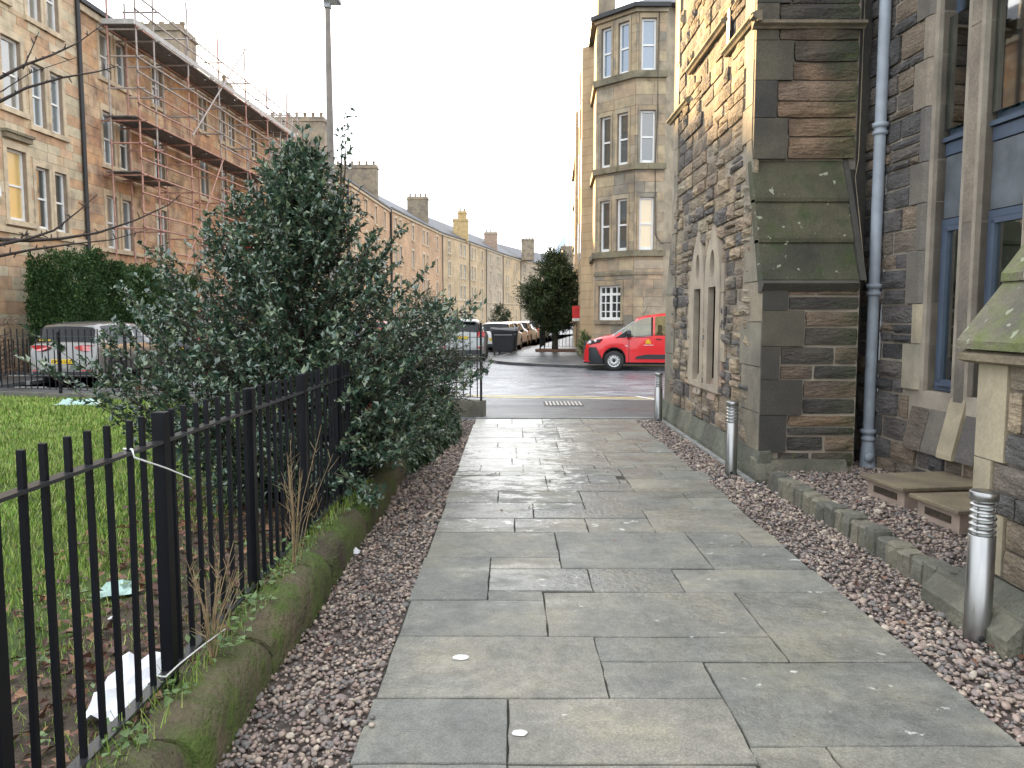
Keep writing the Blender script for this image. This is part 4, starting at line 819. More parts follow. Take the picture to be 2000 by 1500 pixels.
m = MB(); m.path([(5.12, 27.70, 12.3), (5.10, 27.70, 10.6), (5.08, 27.6, 10.4), (5.12, 27.7, 9), (5.06, 27.70, 7.1), (5.10, 27.7, 4.6), (5.3, 27.7, 4.3), (6, 27.7, 4.3)], .013, 5); m.build('cable', M['pipek'], ct)
# blue-clad building with a tall glass fin, far down the street
db = empty('distant_building', (17.5, 300, 0), label='distant blue clad building with a pale fin above the yew tree', cat='building')
m = MB(); m.lathe([(5.0, 0), (5.0, 21.5), (5.2, 22), (5.2, 24.0), (4.8, 24.3), (0, 24.8)], 24); m.build('wall', plain('vivid_blue_cladding', (.03, .16, .50), .4), db)
m = MB(); m.prism([(-3, 24), (3.6, 24), (3.4, 31.5), (2.4, 33)], -.4, .4, lambda a, b, h: (a, h, b)); m.build('fin', plain('pale_fin', (.55, .62, .66), .3), db)
# ------------------------------------------------------------------ scaffolding
sc = wempty('scaffolding', (XL(37)+.8, 37, 0), label='red and grey tube scaffolding against the orange tenement', cat='scaffolding')
YS = [28.0, 29.2, 31.9, 34.8, 37.8, 40.6, 43.6, 45.4]; xo = lambda Y: XL(Y)+1.42; xi = lambda Y: XL(Y)+.40
TB = {}
def tube_obj(name, p, q, mat, r=.033):
    p, q = Vector(p), Vector(q); d = q-p
    if mat not in TB: m = MB(); m.tube((0, 0, 0), (0, 0, 1), 1, 6, caps=False); TB[mat] = m.mesh(name, M[mat])
    Mx = Matrix.Translation(p-Vector(sc.location)) @ d.to_track_quat('Z', 'Y').to_matrix().to_4x4() @ Matrix.Diagonal((r, r, d.length, 1)); return link(name, TB[mat], sc, Mx)
for i, Y in enumerate(YS):
    top = (13.2, 13.8, 14.2, 14.1, 14.4, 13.9, 14.0, 13.8)[i]
    for x, tp_ in ((xo(Y), top), (xi(Y), 13.1 if i in (0, 1, 7) else 11.8)):
        zz = 0
        while zz < tp_-.1: z2 = min(tp_, zz+random.choice((2.6, 3.1, 4.0))); tube_obj('standard', (x, Y, zz), (x+random.uniform(-.02, .02), Y, z2), 'rust' if (z2 < 9 or random.random() < .35) else 'galt'); zz = z2-.02
    for z in (1.9, 3.3, 4.9, 6.78, 7.9, 8.68, 9.8, 10.9, 11.82, 12.85): tube_obj('transom', (XL(Y)+.05 if z in (6.78, 8.68, 11.82) else xi(Y)-.1, Y+.05, z-.05), (xo(Y)+.22, Y+.05, z-.05), 'rust' if z < 9.5 else 'galt')
for i in range(len(YS)-1):
    a, b = YS[i], YS[i+1]
    for z in (1.9, 2.6, 3.3, 4.1, 4.9, 5.4, 6.1, 6.78, 7.3, 7.8, 8.68, 9.2, 9.75, 10.3, 10.8, 11.82, 12.4, 12.9):
        if z in (5.4, 7.3, 9.2) and i % 3 == 2: continue
        tube_obj('ledger', (xo(a)+.045, a-.15, z), (xo(b)+.045, b+.15, z+random.uniform(-.02, .02)), 'rust' if z < 9 or random.random() < .3 else 'galt')
        if z in (3.3, 6.78, 8.68, 11.82): tube_obj('ledger', (xi(a)-.045, a-.15, z), (xi(b)-.045, b+.15, z), 'rust')
tube_obj('brace', (xo(28)+.08, 28, 0), (xo(34.8)+.08, 34.8, 8.6), 'rust'); tube_obj('brace', (xo(45)+.08, 45, 0), (xo(37.8)+.08, 37.8, 8.6), 'rust'); tube_obj('brace', (xo(31.9)+.08, 31.9, 9), (xo(37.8)+.08, 37.8, 14.4), 'galt')
BM_ = MB(); BM_.box(-.5, .5, 0, 1, -.02, .02); bmesh_ = BM_.mesh('board', M['board'])
def deck(z, ya, yb, toe=True, mt='boarde'):
    for k in range(5):
        y = ya
        while y < yb-.1:
            e = min(yb, y+3.0+random.uniform(-.05, .3)); x = XL(y)+.28+k*.238; link('board', bmesh_, sc, Matrix.Translation(Vector((x, y, z+random.uniform(-.008, .008)))-Vector(sc.location)) @ Matrix(((.225, .049*(e-y), 0, 0), (0, e-y-.02, 0, 0), (0, 0, 1, 0), (0, 0, 0, 1)))); y = e
    if toe:
        for a, b in zip([ya, *[y for y in YS if ya+.3 < y < yb-.3]], [*[y for y in YS if ya+.3 < y < yb-.3], yb]):
            m = MB(); m.add([(xo(a), a+.02, z), (xo(b), b-.02, z), (xo(b), b-.02, z+.18), (xo(a), a+.02, z+.18), (xo(a)+.03, a+.02, z), (xo(b)+.03, b-.02, z), (xo(b)+.03, b-.02, z+.18), (xo(a)+.03, a+.02, z+.18)], [(0,1,2,3),(4,5,6,7),(0,1,5,4),(3,2,6,7),(0,3,7,4),(1,2,6,5)]); m.build('toe_board', M[mt], sc)
        m = MB(); m.box(xi(ya)-.1, xo(ya), ya-.03, ya, z, z+.18); m.build('toe_board', M[mt], sc)
deck(11.90, 27.9, 45.0); deck(8.76, 27.9, 41.5, False); deck(6.84, 27.9, 31.0, False); deck(6.84, 38.0, 45.4, False)
for y0 in (42.3, 44.0):
    l = MB(); 
    for s_ in (-.2, .2): l.tube((xo(y0)-.35+s_, y0, 8.7), (xo(y0)-.35+s_, y0+1.2, 13.0), .025, 6)
    for k in range(16): f = k/16.; l.tube((xo(y0)-.55, y0+1.2*f, 8.8+4.3*f), (xo(y0)-.15, y0+1.2*f, 8.8+4.3*f), .014, 5)
    l.build('ladder', M['boarde'], sc)
# ------------------------------------------------------------------ railings
def railing(name, label, P, Q, z0, posts, sp, zr, zt, zb, bar=.02, post=.05, ztp=None, group=None, botrail=True, wob=.0):
    """P,Q ends (x,y); posts: distances along; zr top rail, zt bar tops, zb bottom rail"""
    P, Q = Vector((*P, 0)), Vector((*Q, 0)); d = Q-P; n = d.length; d.normalize(); s = Vector((-d.y, d.x, 0))
    t = empty(name, (P.x, P.y, 0), label=label, cat='railing', group=group); ang = math.atan2(d.y, d.x); Rz = Matrix.Rotation(ang, 4, 'Z'); ztp = ztp or zt
    h = bar/2; m = MB(); m.cbox(-h, h, -h, h, zb-.0, zt, .002); bm_ = m.mesh('bar', M['black']); h = post/2; m = MB(); m.cbox(-h, h, -h, h, z0, ztp, .003); pm_ = m.mesh('post', M['black'])
    ends = [0]+list(posts)+[n]
    m = MB(); m.box(0, n, -.022, .022, zr-.005, zr+.006); r = m.build('rail', M['blackr'], t, Rz)
    m = MB(); m.box(0, n, -.024, .024, zb-.006, zb+.006); m.build('rail', M['blackr'], t, Rz)
    x = sp*.5; cnt = 0
    while x < n:
        if all(abs(x-p) > post*.5+bar*.5+.004 for p in posts): link('bar', bm_, t, Matrix.Translation(d*x) @ Rz @ Matrix.Rotation(random.uniform(-wob, wob), 4, 'X') @ Matrix.Rotation(random.uniform(-wob, wob), 4, 'Y'))
        x += sp
    for p in posts: link('post', pm_, t, Matrix.Translation(d*p) @ Rz)
    return t
FX = -1.35
fence = railing('garden_railing', 'black iron railing on the mossy kerb left of the path', (FX, .95), (FX, 12.75), .0, [.98+.995*k-.0 for k in range(12)], .1185, 1.175, 1.29, .262, .0175, .048, wob=.006)
railing('garden_railing', 'black railing along the street behind the lawn', (-14.5, 17.05), (-2.6, 13.85), .0, [.6+1.62*k for k in range(8)], .155, 1.27, 1.42, .18, .016, .045, ztp=1.36)
railing('garden_railing', 'short black railing on the low wall at the path end', (-2.6, 13.85), (-.50, 12.86), .0, [.02, 2.30], .135, 1.32, 1.43, .31, .014, .03, ztp=1.56)
lw = empty('low_wall', (-1, 13, 0), label='low mossy stone wall under the short railing at the path end', cat='low wall')
for k in range(3):
    m = MB(); a = Vector((-2.4+.64*k, 13.75-.30*k, 0)); b = a+Vector((.625, -.293, 0)); n = Vector((.425, .905, 0))*.13
    q = [a-n, b-n, b+n, a+n]; m.prism([(v.x+1, v.y-13) for v in q], -.02, .25); m.build('stone', M['sett'], lw)
rw = empty('boundary_wall', (-9, 17, 0), label='low stone kerb under the street railing behind the lawn', cat='low wall')
for k in range(12):
    a = Vector((-14.5+.98*k, 17.05-.2636*k, 0)); b = a+Vector((.97, -.261, 0)); n = Vector((.26, .966, 0))*.10; m = MB(); m.prism([(v.x+9, v.y-17) for v in (a-n, b-n, b+n, a+n)], -.02, .10+random.uniform(-.01, .01)); m.build('stone', M['sett'], rw)
# mossy rounded kerb stones under the fence
kb = empty('garden_kerb', (-1.22, 5, 0), label='rounded mossy kerb of long stones between railing and gravel', cat='kerb')
y = .6
while y < 12.5:
    l = random.uniform(.75, 1.25); e = min(12.55, y+l); m = MB(); ns = 8; prof = [(.0, -.04), (.0, .10), (-.015, .17), (-.05, .215), (-.11, .238), (-.19, .235), (-.225, .215), (-.235, .10), (-.235, -.04)]; vs = []
    ox, oz = random.uniform(-.012, .012), random.uniform(-.015, .012); a_ = random.uniform(0, 6)
    for i in range(ns+1):
        f = i/ns; yy_ = y+.005+(e-y-.010)*f; endf = 1-.30*max(0, 1-min(f, 1-f)*ns/1.0)
        for (px_, pz) in prof:
            wv = .012*math.sin(yy_*5+a_)+.006*math.sin(yy_*17); vs.append((-1.105+ox+px_+wv*.6-(1-endf)*.05*(1 if px_ > -.12 else -1), yy_, (pz+oz+wv)*(endf if pz > .12 else 1)))
    K = len(prof); m.add(vs, [(i*K+j, i*K+j+1, (i+1)*K+j+1, (i+1)*K+j) for i in range(ns) for j in range(K-1)], True); m.add(vs[:K], [tuple(range(K))]); m.add(vs[-K:], [tuple(range(K))])
    m.v = [(a+1.22, b-5, c) for a, b, c in m.v]; m.build('kerb_stone', M['kerbmoss'], kb); y = e
# lamp post
lp = empty('lamp_post', (-3.56, 15.4, 0), label='tall grey lamp post rising behind the holly bush', cat='street lamp')
m = MB(); m.lathe([(.11, 0), (.11, 1.4), (.085, 1.5), (.080, 3.4), (.062, 6.0), (.050, 7.65)], 14); m.build('pole', plain('brown_grey_pole_paint', (.20, .175, .155), .6), lp)
m = MB(); m.box(-.06, .06, -.07, .07, 7.6, 7.72); m.cbox(-.05, .24, -.13, .13, 7.7, 7.82, .03); m.build('lamp_head', M['galv'], lp)
m = MB(); m.box(.0, .20, -.1, .1, 7.692, 7.698); m.build('lens', M['acryl'], lp)
for z, r in ((3.4, .07), (1.45, .09)): m = MB(); m.lathe([(r*.85, -.06), (r, -.04), (r, .04), (r*.8, .06)], 14, (0, 0, z)); m.build('collar', M['galv'], lp)
# bollards
def bollard():
    t = empty('bollard_light', (0, 0, 0))
    m = MB(); m.lathe([(.062, -.02), (.062, .545), (.058, .548), (0, .548)], 32); m.build('tube', M['steel'], t)
    m = MB(); m.lathe([(0, .545), (.046, .545), (.046, .73), (0, .73)], 24); m.build('diffuser', M['acryl'], t)
    lm = MB(); lm.lathe([(.030, .016), (.060, -.004), (.0625, -.010), (.0615, -.013), (.03, .008)], 32); lm_ = lm.mesh('louvre', M['steel'])
    for k in range(5): link('louvre', lm_, t, Matrix.Translation((0, 0, .575+k*.034)))
    m = MB(); m.lathe([(.03, .728), (.064, .728), (.066, .732), (.066, .768), (.063, .772), (0, .772)], 32); m.build('cap', M['steel'], t)
    for k in range(4): m = MB(); a = k*math.pi/2+.6; m.tube((.056*math.cos(a), .056*math.sin(a), .54), (.056*math.cos(a), .056*math.sin(a), .73), .004, 6); m.build('rod', M['steel'], t)
    m = MB(); m.lathe([(.0, .0), (.016, .0), (.016, .002), (0, .003)], 12, (-.012, -.062, .02), 'y'); m.build('access_hole', M['dark'], t)
    return t
def copy_tree(o, parent=None):
    c = o.copy(); COL.link(c)
    if parent is not None: c.parent = parent
    for k in o.children: copy_tree(k, c)
    return c
b0 = bollard(); tag(b0, 'nearest stainless bollard light, standing beside the mossy right buttress', 'bollard', 'stainless bollard lights along the right gravel'); b0.location = (2.40, 3.84, 0); b0.scale = (1.02, 1.02, 1)
for (x, y, s, l) in ((2.32, 8.03, 1.0, 'middle bollard light, by the near corner of the lancet wall'), (2.34, 12.2, 1.0, 'farthest bollard light, at the end of the path beside the road')):
    c = copy_tree(b0); c.location = (x, y, 0); c['label'] = l; c.scale = (1, 1, s)
# edging of setts
ed = empty('sett_edging', (2.58, 6, 0), label='row of upright mossy setts holding back the raised gravel', cat='edging')
y = 7.42; x = 2.50
while y > 4.38:
    wd = random.uniform(.125, .165); m = MB(); hh = random.uniform(.135, .175); vs = []
    j = lambda s=.008: random.uniform(-s, s); dx = .135
    for (z, s) in ((-.04, 1), (hh*.55, 1.02), (hh*.88, .97), (hh, .80)):
        for (a, b) in ((-.5, -.5), (0, -.54), (.5, -.5), (.54, 0), (.5, .5), (0, .54), (-.5, .5), (-.54, 0)): vs.append((x-2.58+dx/2+a*dx*s+j(), y-6-wd/2+b*(wd-.012)*s+j(), z+j(.006)))
    m.add(vs, [(r*8+k, r*8+(k+1) % 8, (r+1)*8+(k+1) % 8, (r+1)*8+k) for r in range(3) for k in range(8)]+[tuple(range(24, 32))]); m.build('sett', M['sett'], ed); y -= wd; x = 2.50+.05*(7.42-y)/3+random.uniform(-.012, .012)
# vent boxes
def ventbox(label, loc, rz, s):
    t = empty('vent_box', loc, rz, label=label, cat='vent box')
    m = MB(); m.cbox(-.34*s, .34*s, -.24*s, .24*s, 0, .17, .004); m.build('body', M['boxb'], t); m = MB(); m.cbox(-.39*s, .39*s, -.285*s, .285*s, .172, .20, .006); m.build('lid', M['boxlid'], t)
    m = MB(); m.box(-.346*s, -.338*s, -.15*s, .15*s, .07, .125); m.build('slot', M['soil'], t)
ventbox('farther vent box with brown stained lid by the sooty wall', (3.53, 6.48, .07), R(8), 1.05); ventbox('nearer vent box with darker lid, beside the buttress', (3.55, 5.72, .07), R(6), 1.0)
# litter and small things
def crumple(name, c, sx, sy, h, mat, seed, label, cat, rz=0):
    r_ = random.Random(seed); m = MB(); n = 6; vs = []
    for j in range(n):
        for i in range(n):
            e = i in (0, n-1) or j in (0, n-1); vs.append(((i/(n-1)-.5)*sx+r_.uniform(-.1, .1)*sx/2, (j/(n-1)-.5)*sy+r_.uniform(-.1, .1)*sy/2, (r_.uniform(0, .25) if e else r_.uniform(.2, 1))*h))
    m.add(vs, [(j*n+i, j*n+i+1, (j+1)*n+i+1, (j+1)*n+i) for j in range(n-1) for i in range(n-1)]); k = len(m.v); m.add([(a*.96, b*.96, max(0, c_*.6-.002)) for a, b, c_ in vs], [(j*n+i, (j+1)*n+i, (j+1)*n+i+1, j*n+i+1) for j in range(n-1) for i in range(n-1)])
    o = m.build(name, M[mat]); o.location = c; o.rotation_euler.z = rz; return tag(o, label, cat)
p = G(692, 1080); crumple('plastic_bag', (p.x, p.y, .0), .075, .07, .035, 'paper', 3, 'crumpled white plastic scrap on the gravel beside the mossy kerb', 'litter')
p = G(612, 1182); crumple('paper_scrap', (p.x, p.y, .0), .03, .05, .015, 'paper', 4, 'tiny white paper scrap at the foot of the mossy kerb', 'litter')
p = G(232, 1160); crumple('food_tray', (p.x, p.y, .02), .20, .22, .05, 'net', 5, 'crushed pale plastic tray lying in the grass', 'litter', .5)
m = MB(); sh_ = []; r_ = random.Random(2)
for j in range(8):
    for i in range(5): sh_.append((i*.05-.1+.012*math.sin(j*1.3), j*.062, .012+.05*abs(math.sin(i*1.9+j*.8))*r_.uniform(.3, 1)+(.04 if j > 6 else 0)))
m.add(sh_, [(j*5+i, j*5+i+1, (j+1)*5+i+1, (j+1)*5+i) for j in range(7) for i in range(4)]); m.add([(a, b, c-.002) for a, b, c in sh_], [(j*5+i, (j+1)*5+i, (j+1)*5+i+1, j*5+i+1) for j in range(7) for i in range(4)])
pa, pb = G(205, 1415, .03), G(290, 1300, .03); o = m.build('crumpled_paper', M['paper']); o.location = (pa.x, pa.y, .02); o.rotation_euler = (R(4), 0, math.atan2(pb.y-pa.y, pb.x-pa.x)-math.pi/2); tag(o, 'creased white sheet lying in the grass against the railing foot', 'litter')
for k, (px, py, s) in enumerate(((392, 1015, .035), (372, 1082, .025), (218, 1208, .03), (1480, 945, .02))):
    p = G(px, py, .02); crumple('paper_scrap', (p.x, p.y, .02), s, s, s*.5, 'paper', 10+k, ['white scrap deep under the bush behind the railing', 'pale pink scrap on dead leaves behind the railing', 'small grey scrap in the grass below the tray', 'little white scrap on gravel at the church corner'][k], 'litter')
p = G(155, 790, .02); crumple('plastic_netting', (p.x, p.y, .02), .75, .35, .12, 'net', 31, 'pale green plastic sheeting lying far back on the lawn', 'plastic sheet')
m = MB(); m.path([(FX-.03, 2.70, 1.185), (FX+.02, 2.66, 1.19), (FX+.035, 2.64, 1.165), (FX+.08, 2.78, 1.10), (FX+.13, 2.88, 1.04)], [.004, .004, .0035, .003, .0022], 5); tag(m.build('cable_tie', M['tie']), 'white cable tie sticking out from the top rail', 'cable tie')
m = MB(); m.path([(FX-.02, 2.86, .27), (FX+.03, 2.82, .285), (FX+.05, 2.9, .30), (FX+.10, 3.0, .33), (FX+.15, 3.12, .35)], [.004, .004, .0035, .003, .0022], 5); tag(m.build('cable_tie', M['tie']), 'white cable tie round the foot of the fence post', 'cable tie')
# red estate agent board by the corner tenement
sb = empty('sale_board', (3.0, 33.5, 0), label='red sale board on a pole between yew tree and corner tenement', cat='sign')
m = MB(); m.tube((0, 0, 0), (0, 0, 2.3), .03, 6); m.build('pole', M['pipek'], sb); m = MB(); m.box(-.38, .30, -.02, .02, 1.62, 2.15); m.build('board', plain('red_board', (.62, .03, .03), .5), sb); m = MB(); m.box(-.38, .30, -.022, .018, 1.50, 1.615); m.build('strip', M['whitep'], sb)
# planted bed with railing round the yew
bed = empty('planting_bed', (2.05, 35.9, 0), label='small planting bed with stone rim under the yew tree', cat='planting bed')
m = MB(); m.cbox(-.95, .95, -.45, .6, 0, .18, .03); m.build('rim', plain('reddish_brown_rim', (.18, .10, .07), .9), bed)
railing('bed_railing', 'small black railing round the yew tree bed', (1.3, 35.6), (3.1, 35.6), .1, [.02, 1.78], .16, 1.25, 1.4, .3, .02, .05)
railing('bed_railing', 'black railing at the street side of the yew bed', (1.3, 35.6), (1.6, 37.6), .1, [.02, 1.9], .16, 1.05, 1.2, .3, .02, .05)
railing('front_railing', 'black railing before the front gardens left of the street', (-12.9, 17.6), (-12.4, 27.8), .0, [1.5*k+.1 for k in range(7)], .17, .95, 1.1, .2, .018, .04)

# fuzzy moss on the near kerb stones
n = 16000; yy_ = 1.9+(rng.uniform(0, 1, n)**1.4)*7; pr = np.array([(.0, .03), (.0, .12), (-.02, .18), (-.06, .222), (-.12, .240), (-.20, .236)]); sarc = rng.uniform(.3, 5, n); i_ = np.minimum(sarc.astype(int), 4); f_ = (sarc-i_)[:, None]; q_ = pr[i_]*(1-f_)+pr[i_+1]*f_; wv = .010*np.sin(yy_*5)
mk = (np.sin(yy_*6.1+sarc*2)+np.sin(yy_*13.7-sarc*3)+.8*np.sin(yy_*2.3+1)+.3*sarc) > rng.normal(1.1, .5, n); P_m = np.stack([.115+q_[:, 0]+wv*.5, yy_-5, q_[:, 1]+wv-.002], 1)[mk]
MOSS_P = P_m; M['mossl'] = leafmat('moss_tuft', (.035,.065,.010), (.075,.12,.018), (.14,.17,.04), .8, .2)
# ------------------------------------------------------------------ vehicles
M['cglass'] = glassy('tinted_car_glass', (.008,.010,.012), .04); M['cglass'].node_tree.nodes['Principled BSDF'].inputs['IOR'].default_value = 1.4; M['cglass'].node_tree.nodes['Principled BSDF'].inputs['Specular IOR Level'].default_value = .4; M['lampr'] = glassy('red_lamp_lens', (.50,.012,.015), .12); M['lampw'] = glassy('clear_lamp_lens', (.55,.58,.60), .1)
M['trim'] = plain('black_plastic_trim', (.018,.02,.023), .5); M['platey'] = plain('yellow_number_plate', (.72,.48,.02), .4, var=.05); M['rim'] = plain('silver_wheel', (.45,.45,.44), .3, metal=.7, var=.05); M['tyre'] = plain('tyre_rubber', (.018,.018,.018), .75)
M['vglass'] = glassy('clear_van_glass', (.03,.035,.03), .03, .10, (.85,.88,.74))
def paint(name, c, metal=0.): t = plain(name, c, .28, metal=metal, var=.03, coat=.7); return t
def interp(tab, y): return float(np.interp(y, [a for a, _ in tab], [b for _, b in tab]))
def text_mesh(name, body, size, mat, parent, Mx, extrude=.002):
    cu = bpy.data.curves.new(name, 'FONT'); cu.body = body; cu.size = size; cu.extrude = extrude; cu.align_x = 'CENTER'; cu.align_y = 'CENTER'
    o = bpy.data.objects.new(name, cu); COL.link(o); dg = bpy.context.evaluated_depsgraph_get(); me = bpy.data.meshes.new_from_object(o.evaluated_get(dg)); COL.unlink(o); bpy.data.objects.remove(o)
    me.materials.clear(); me.materials.append(M[mat]); return link(name, me, parent, Mx)
def wheel(parent, x, y, r, wd, sgn, rimstyle='spoke', holes=12, rmat='rim'):
    m = MB(); m.lathe([(r*.62, -wd/2), (r*.93, -wd/2), (r, -wd/2+.03), (r, wd/2-.03), (r*.93, wd/2), (r*.62, wd/2-.01), (r*.60, 0)], 28, (0, 0, 0), 'x')
    w = m.build('wheel', M['tyre'], parent, Matrix.Translation((x, y, r)))
    m = MB(); xo_ = sgn*(wd/2-.012)
    if rimstyle == 'spoke':
        m.lathe([(r*.66, xo_), (r*.58, xo_-sgn*.012), (r*.58, xo_-sgn*.05)], 28, (0, 0, 0), 'x'); m.lathe([(0, xo_), (r*.13, xo_), (r*.15, xo_-sgn*.03)], 14, (0, 0, 0), 'x')
        for k in range(10): a = 2*math.pi*k/10+(.12 if k % 2 else -.12); m.tube((xo_-sgn*.01, math.cos(a)*r*.1, math.sin(a)*r*.1), (xo_-sgn*.012, math.cos(a)*r*.62, math.sin(a)*r*.62), .016, 5)
        rb = MB(); rb.lathe([(0, xo_-sgn*.07), (r*.6, xo_-sgn*.07)], 20, (0, 0, 0), 'x'); rb.build('brake_disc', M['dark'], w)
    else:
        m.lathe([(r*.66, xo_), (r*.60, xo_-sgn*.012), (r*.54, xo_-sgn*.03), (r*.44, xo_-sgn*.012), (r*.27, xo_-sgn*.004), (r*.2, xo_-sgn*.02), (0, xo_-sgn*.02)], 32, (0, 0, 0), 'x')
        h = MB()
        for k in range(holes): a = 2*math.pi*k/holes; c = (0, math.cos(a)*r*.47, math.sin(a)*r*.47); h.lathe([(0, xo_+sgn*.003-sgn*.012), (r*.055, xo_+sgn*.002-sgn*.012), (r*.058, xo_-sgn*.03)], 8, (0, c[1], c[2]), 'x')
        h.lathe([(0, xo_-sgn*.016), (r*.17, xo_-sgn*.016), (r*.18, xo_-sgn*.03)], 16, (0, 0, 0), 'x')
        h.build('hub', M['dark'], w)
    m.build('rim', M[rmat], w); return w
def car(name, label, loc, rz, pm, L_, W2, prof, belt, roofw, wheels, rw, sideg, topg, endw=((0, .9), (.25, 1.), (3, 1.), (99, 1.)), cat='car', group=None, sill=.24, glass='cglass', skirt=True, rimstyle='spoke', wd=.2, rmat='rim', extra_y=()):
    t = empty(name, loc, rz, label=label, cat=cat, group=group)
    ys = set(np.round(np.linspace(0, L_, 40), 4)) | {a for a, _ in prof} | {b for g in sideg+topg for b in g} | set(extra_y); Ra = rw+.055
    for yw in wheels: ys |= {round(yw+Ra*math.cos(a), 4) for a in np.linspace(0, math.pi, 13)}
    ys = sorted(y for y in ys if 0 <= y <= L_); ys2 = [ys[0]]
    for y in ys[1:]:
        if y-ys2[-1] > .006: ys2.append(y)
    ys = ys2; rows = []
    for y in ys:
        zt, zbel = interp(prof, y), interp(belt, y); w = W2*interp(endw, y); wr = interp(roofw, y)
        zb = sill
        for yw in wheels:
            if abs(y-yw) < Ra: zb = max(zb, rw+math.sqrt(Ra*Ra-(y-yw)**2))
        k = min(1., max(0., (zt-zbel)/.14)); ze = min(zbel, zt-.035); zb = min(zb, ze-.12)
        fx = (w*.90)*(1-k)+wr*k; fz = (zt-.018)*(1-k)+(zt-.085)*k
        rows.append([(w*.91, zb), (w*.985, zb+.05), (w, max(zb+.07, .30+.45*(ze-.3))), (w*.992, max(zb+.09, ze-.11)), (w*.955, ze), (fx, fz), (fx*.90, zt-.02*k-.004), (fx*.45, zt), (0, zt+.006)])
    K = len(rows[0]); 
    def P(i, j): x, z = rows[i][abs(j)] if True else 0; return x, z
    B, Gs, S = MB(), MB(), MB(); V = []
    for i, y in enumerate(ys):
        V += [(x, y, z) for x, z in rows[i]]+[(-x, y, z) for x, z in rows[i][:-1][::-1]]
    NN = 2*K-1; fb, fg, fs = [], [], []
    for i in range(len(ys)-1):
        ym = (ys[i]+ys[i+1])/2
        for j in range(NN-1):
            jj = min(j, NN-2-j); f = (i*NN+j, i*NN+j+1, (i+1)*NN+j+1, (i+1)*NN+j)
            if jj == 4 and any(a < ym < b for a, b in sideg): fg.append(f)
            elif jj >= 5 and any(a < ym < b for a, b in topg): fg.append(f)
            elif jj == 0 and skirt: fs.append(f)
            else: fb.append(f)
    B.add(V, fb, True); B.add(V[:NN], [tuple(range(NN))]); B.add(V[-NN:], [tuple(range(NN))]); B.build('body', pm, t)
    Gs.add(V, fg, True); Gs.build('window_glass', M[glass], t)
    if fs: S.add(V, fs, True); S.build('skirt', M['trim'], t)
    m = MB(); m.box(-W2*.86, W2*.86, .12, L_-.15, .2, .56); m.build('chassis', M['dark'], t)
    for yw in wheels:
        for s in (-1, 1): wheel(t, s*(W2-wd/2-.02), yw, rw, wd, s, rimstyle, rmat=rmat)
    return t
def rbox(t, name, mat, x0, x1, y0, y1, z0, z1, b=.012):
    m = MB(); m.cbox(x0, x1, y0, y1, z0, z1, b); return m.build(name, M[mat], t)
def poly_y(t, name, mat, pts, y0, y1): m = MB(); m.prism(pts, y0, y1, lambda a, b, h: (a, h, b)); return m.build(name, M[mat], t)
hatch = dict(L_=4.34, W2=.905, prof=[(0,.42),(.012,.70),(.05,.80),(.085,1.02),(.13,1.07),(.33,1.46),(.40,1.50),(.7,1.555),(1.6,1.58),(2.4,1.53),(3.35,1.04),(4.0,.90),(4.26,.74),(4.34,.45)], belt=[(0,.98),(.5,1.0),(3.2,.98),(4.34,.9)], roofw=[(0,.80),(.13,.74),(.4,.66),(2.4,.62),(3.3,.72),(4.34,.7)],
    wheels=(.82, 3.45), rw=.325, sideg=[(.55,1.0),(1.05,1.95),(2.02,2.95)], topg=[(.135,.325),(2.45,3.3)], endw=((0,.86),(.05,.93),(.18,.985),(.5,1.),(3.6,1.),(4.1,.94),(4.34,.75)))
# silver car behind the lawn railing
vw = car('parked_car', 'silver hatchback parked behind the lawn railing, yellow rear plate', (-11.0, 18.75, -.022), R(-1.5), paint('silver_paint', (.20,.195,.185), .6), **hatch)
for s in (-1, 1):
    m = MB(); m.prism([(s*.30, .955), (s*.50, 1.00), (s*.80, .985), (s*.86, .93), (s*.80, .86), (s*.52, .855), (s*.36, .90)], 0, 1, lambda a, b, h: (a, (.035 if abs(a) < .7 else .10)+.06*h-.02+(.06 if abs(a) > .83 else 0), b)); m.build('rear_light', M['lampr'], vw)
    rbox(vw, 'reflector', 'lampr', min(s*.48, s*.74), max(s*.48, s*.74), -.004, .03, .36, .40)
    m = MB(); m.prism([(s*.905, 0), (s*1.03, .02), (s*1.06, .10), (s*.93, .12)], .98, 1.10, lambda a, b, h: (a, 2.75+b, h)); m.build('mirror', M['trim'], vw)
rbox(vw, 'number_plate', 'platey', -.26, .26, -.012, .004, .54, .65, .004)
text_mesh('plate_text', 'GM66 ULZ', .105, 'dark', vw, Matrix.Translation((0, -.014, .593)) @ Matrix.Rotation(R(90), 4, 'X'))
m = MB(); m.lathe([(.052, 0), (.062, -.006), (.058, -.01), (.048, -.006)], 20, (0, .04, .915), 'y'); v_ = [(-.03, .03), (-.008, -.012), (.008, -.012), (.03, .03)]
for a, b in (((-.022, .945), (0, .92)), ((0, .92), (.022, .945)), ((-.036, .92), (-.016, .88)), ((-.016, .88), (0, .908)), ((0, .908), (.016, .88)), ((.016, .88), (.036, .92))): m.tube((a[0], .035, a[1]), (b[0], .035, b[1]), .005, 5)
m.build('badge', M['rim'], vw)
m = MB(); m.box(-.62, .62, .028, .040, .60, .606); m.box(-.5, .5, .028, .04, .70, .704); m.build('tailgate_seam', M['dark'], vw); rbox(vw, 'bumper_lower', 'trim', -.74, .74, -.006, .2, .26, .355)
rbox(vw, 'window_sticker', 'platey', -.62, -.34, .125, .135, 1.10, 1.13, .002); m = MB(); m.path([(0, .9, 1.58), (0, .74, 1.70)], .006, 5); m.build('aerial', M['trim'], vw)
small = dict(hatch); small.update(L_=4.0, W2=.86)
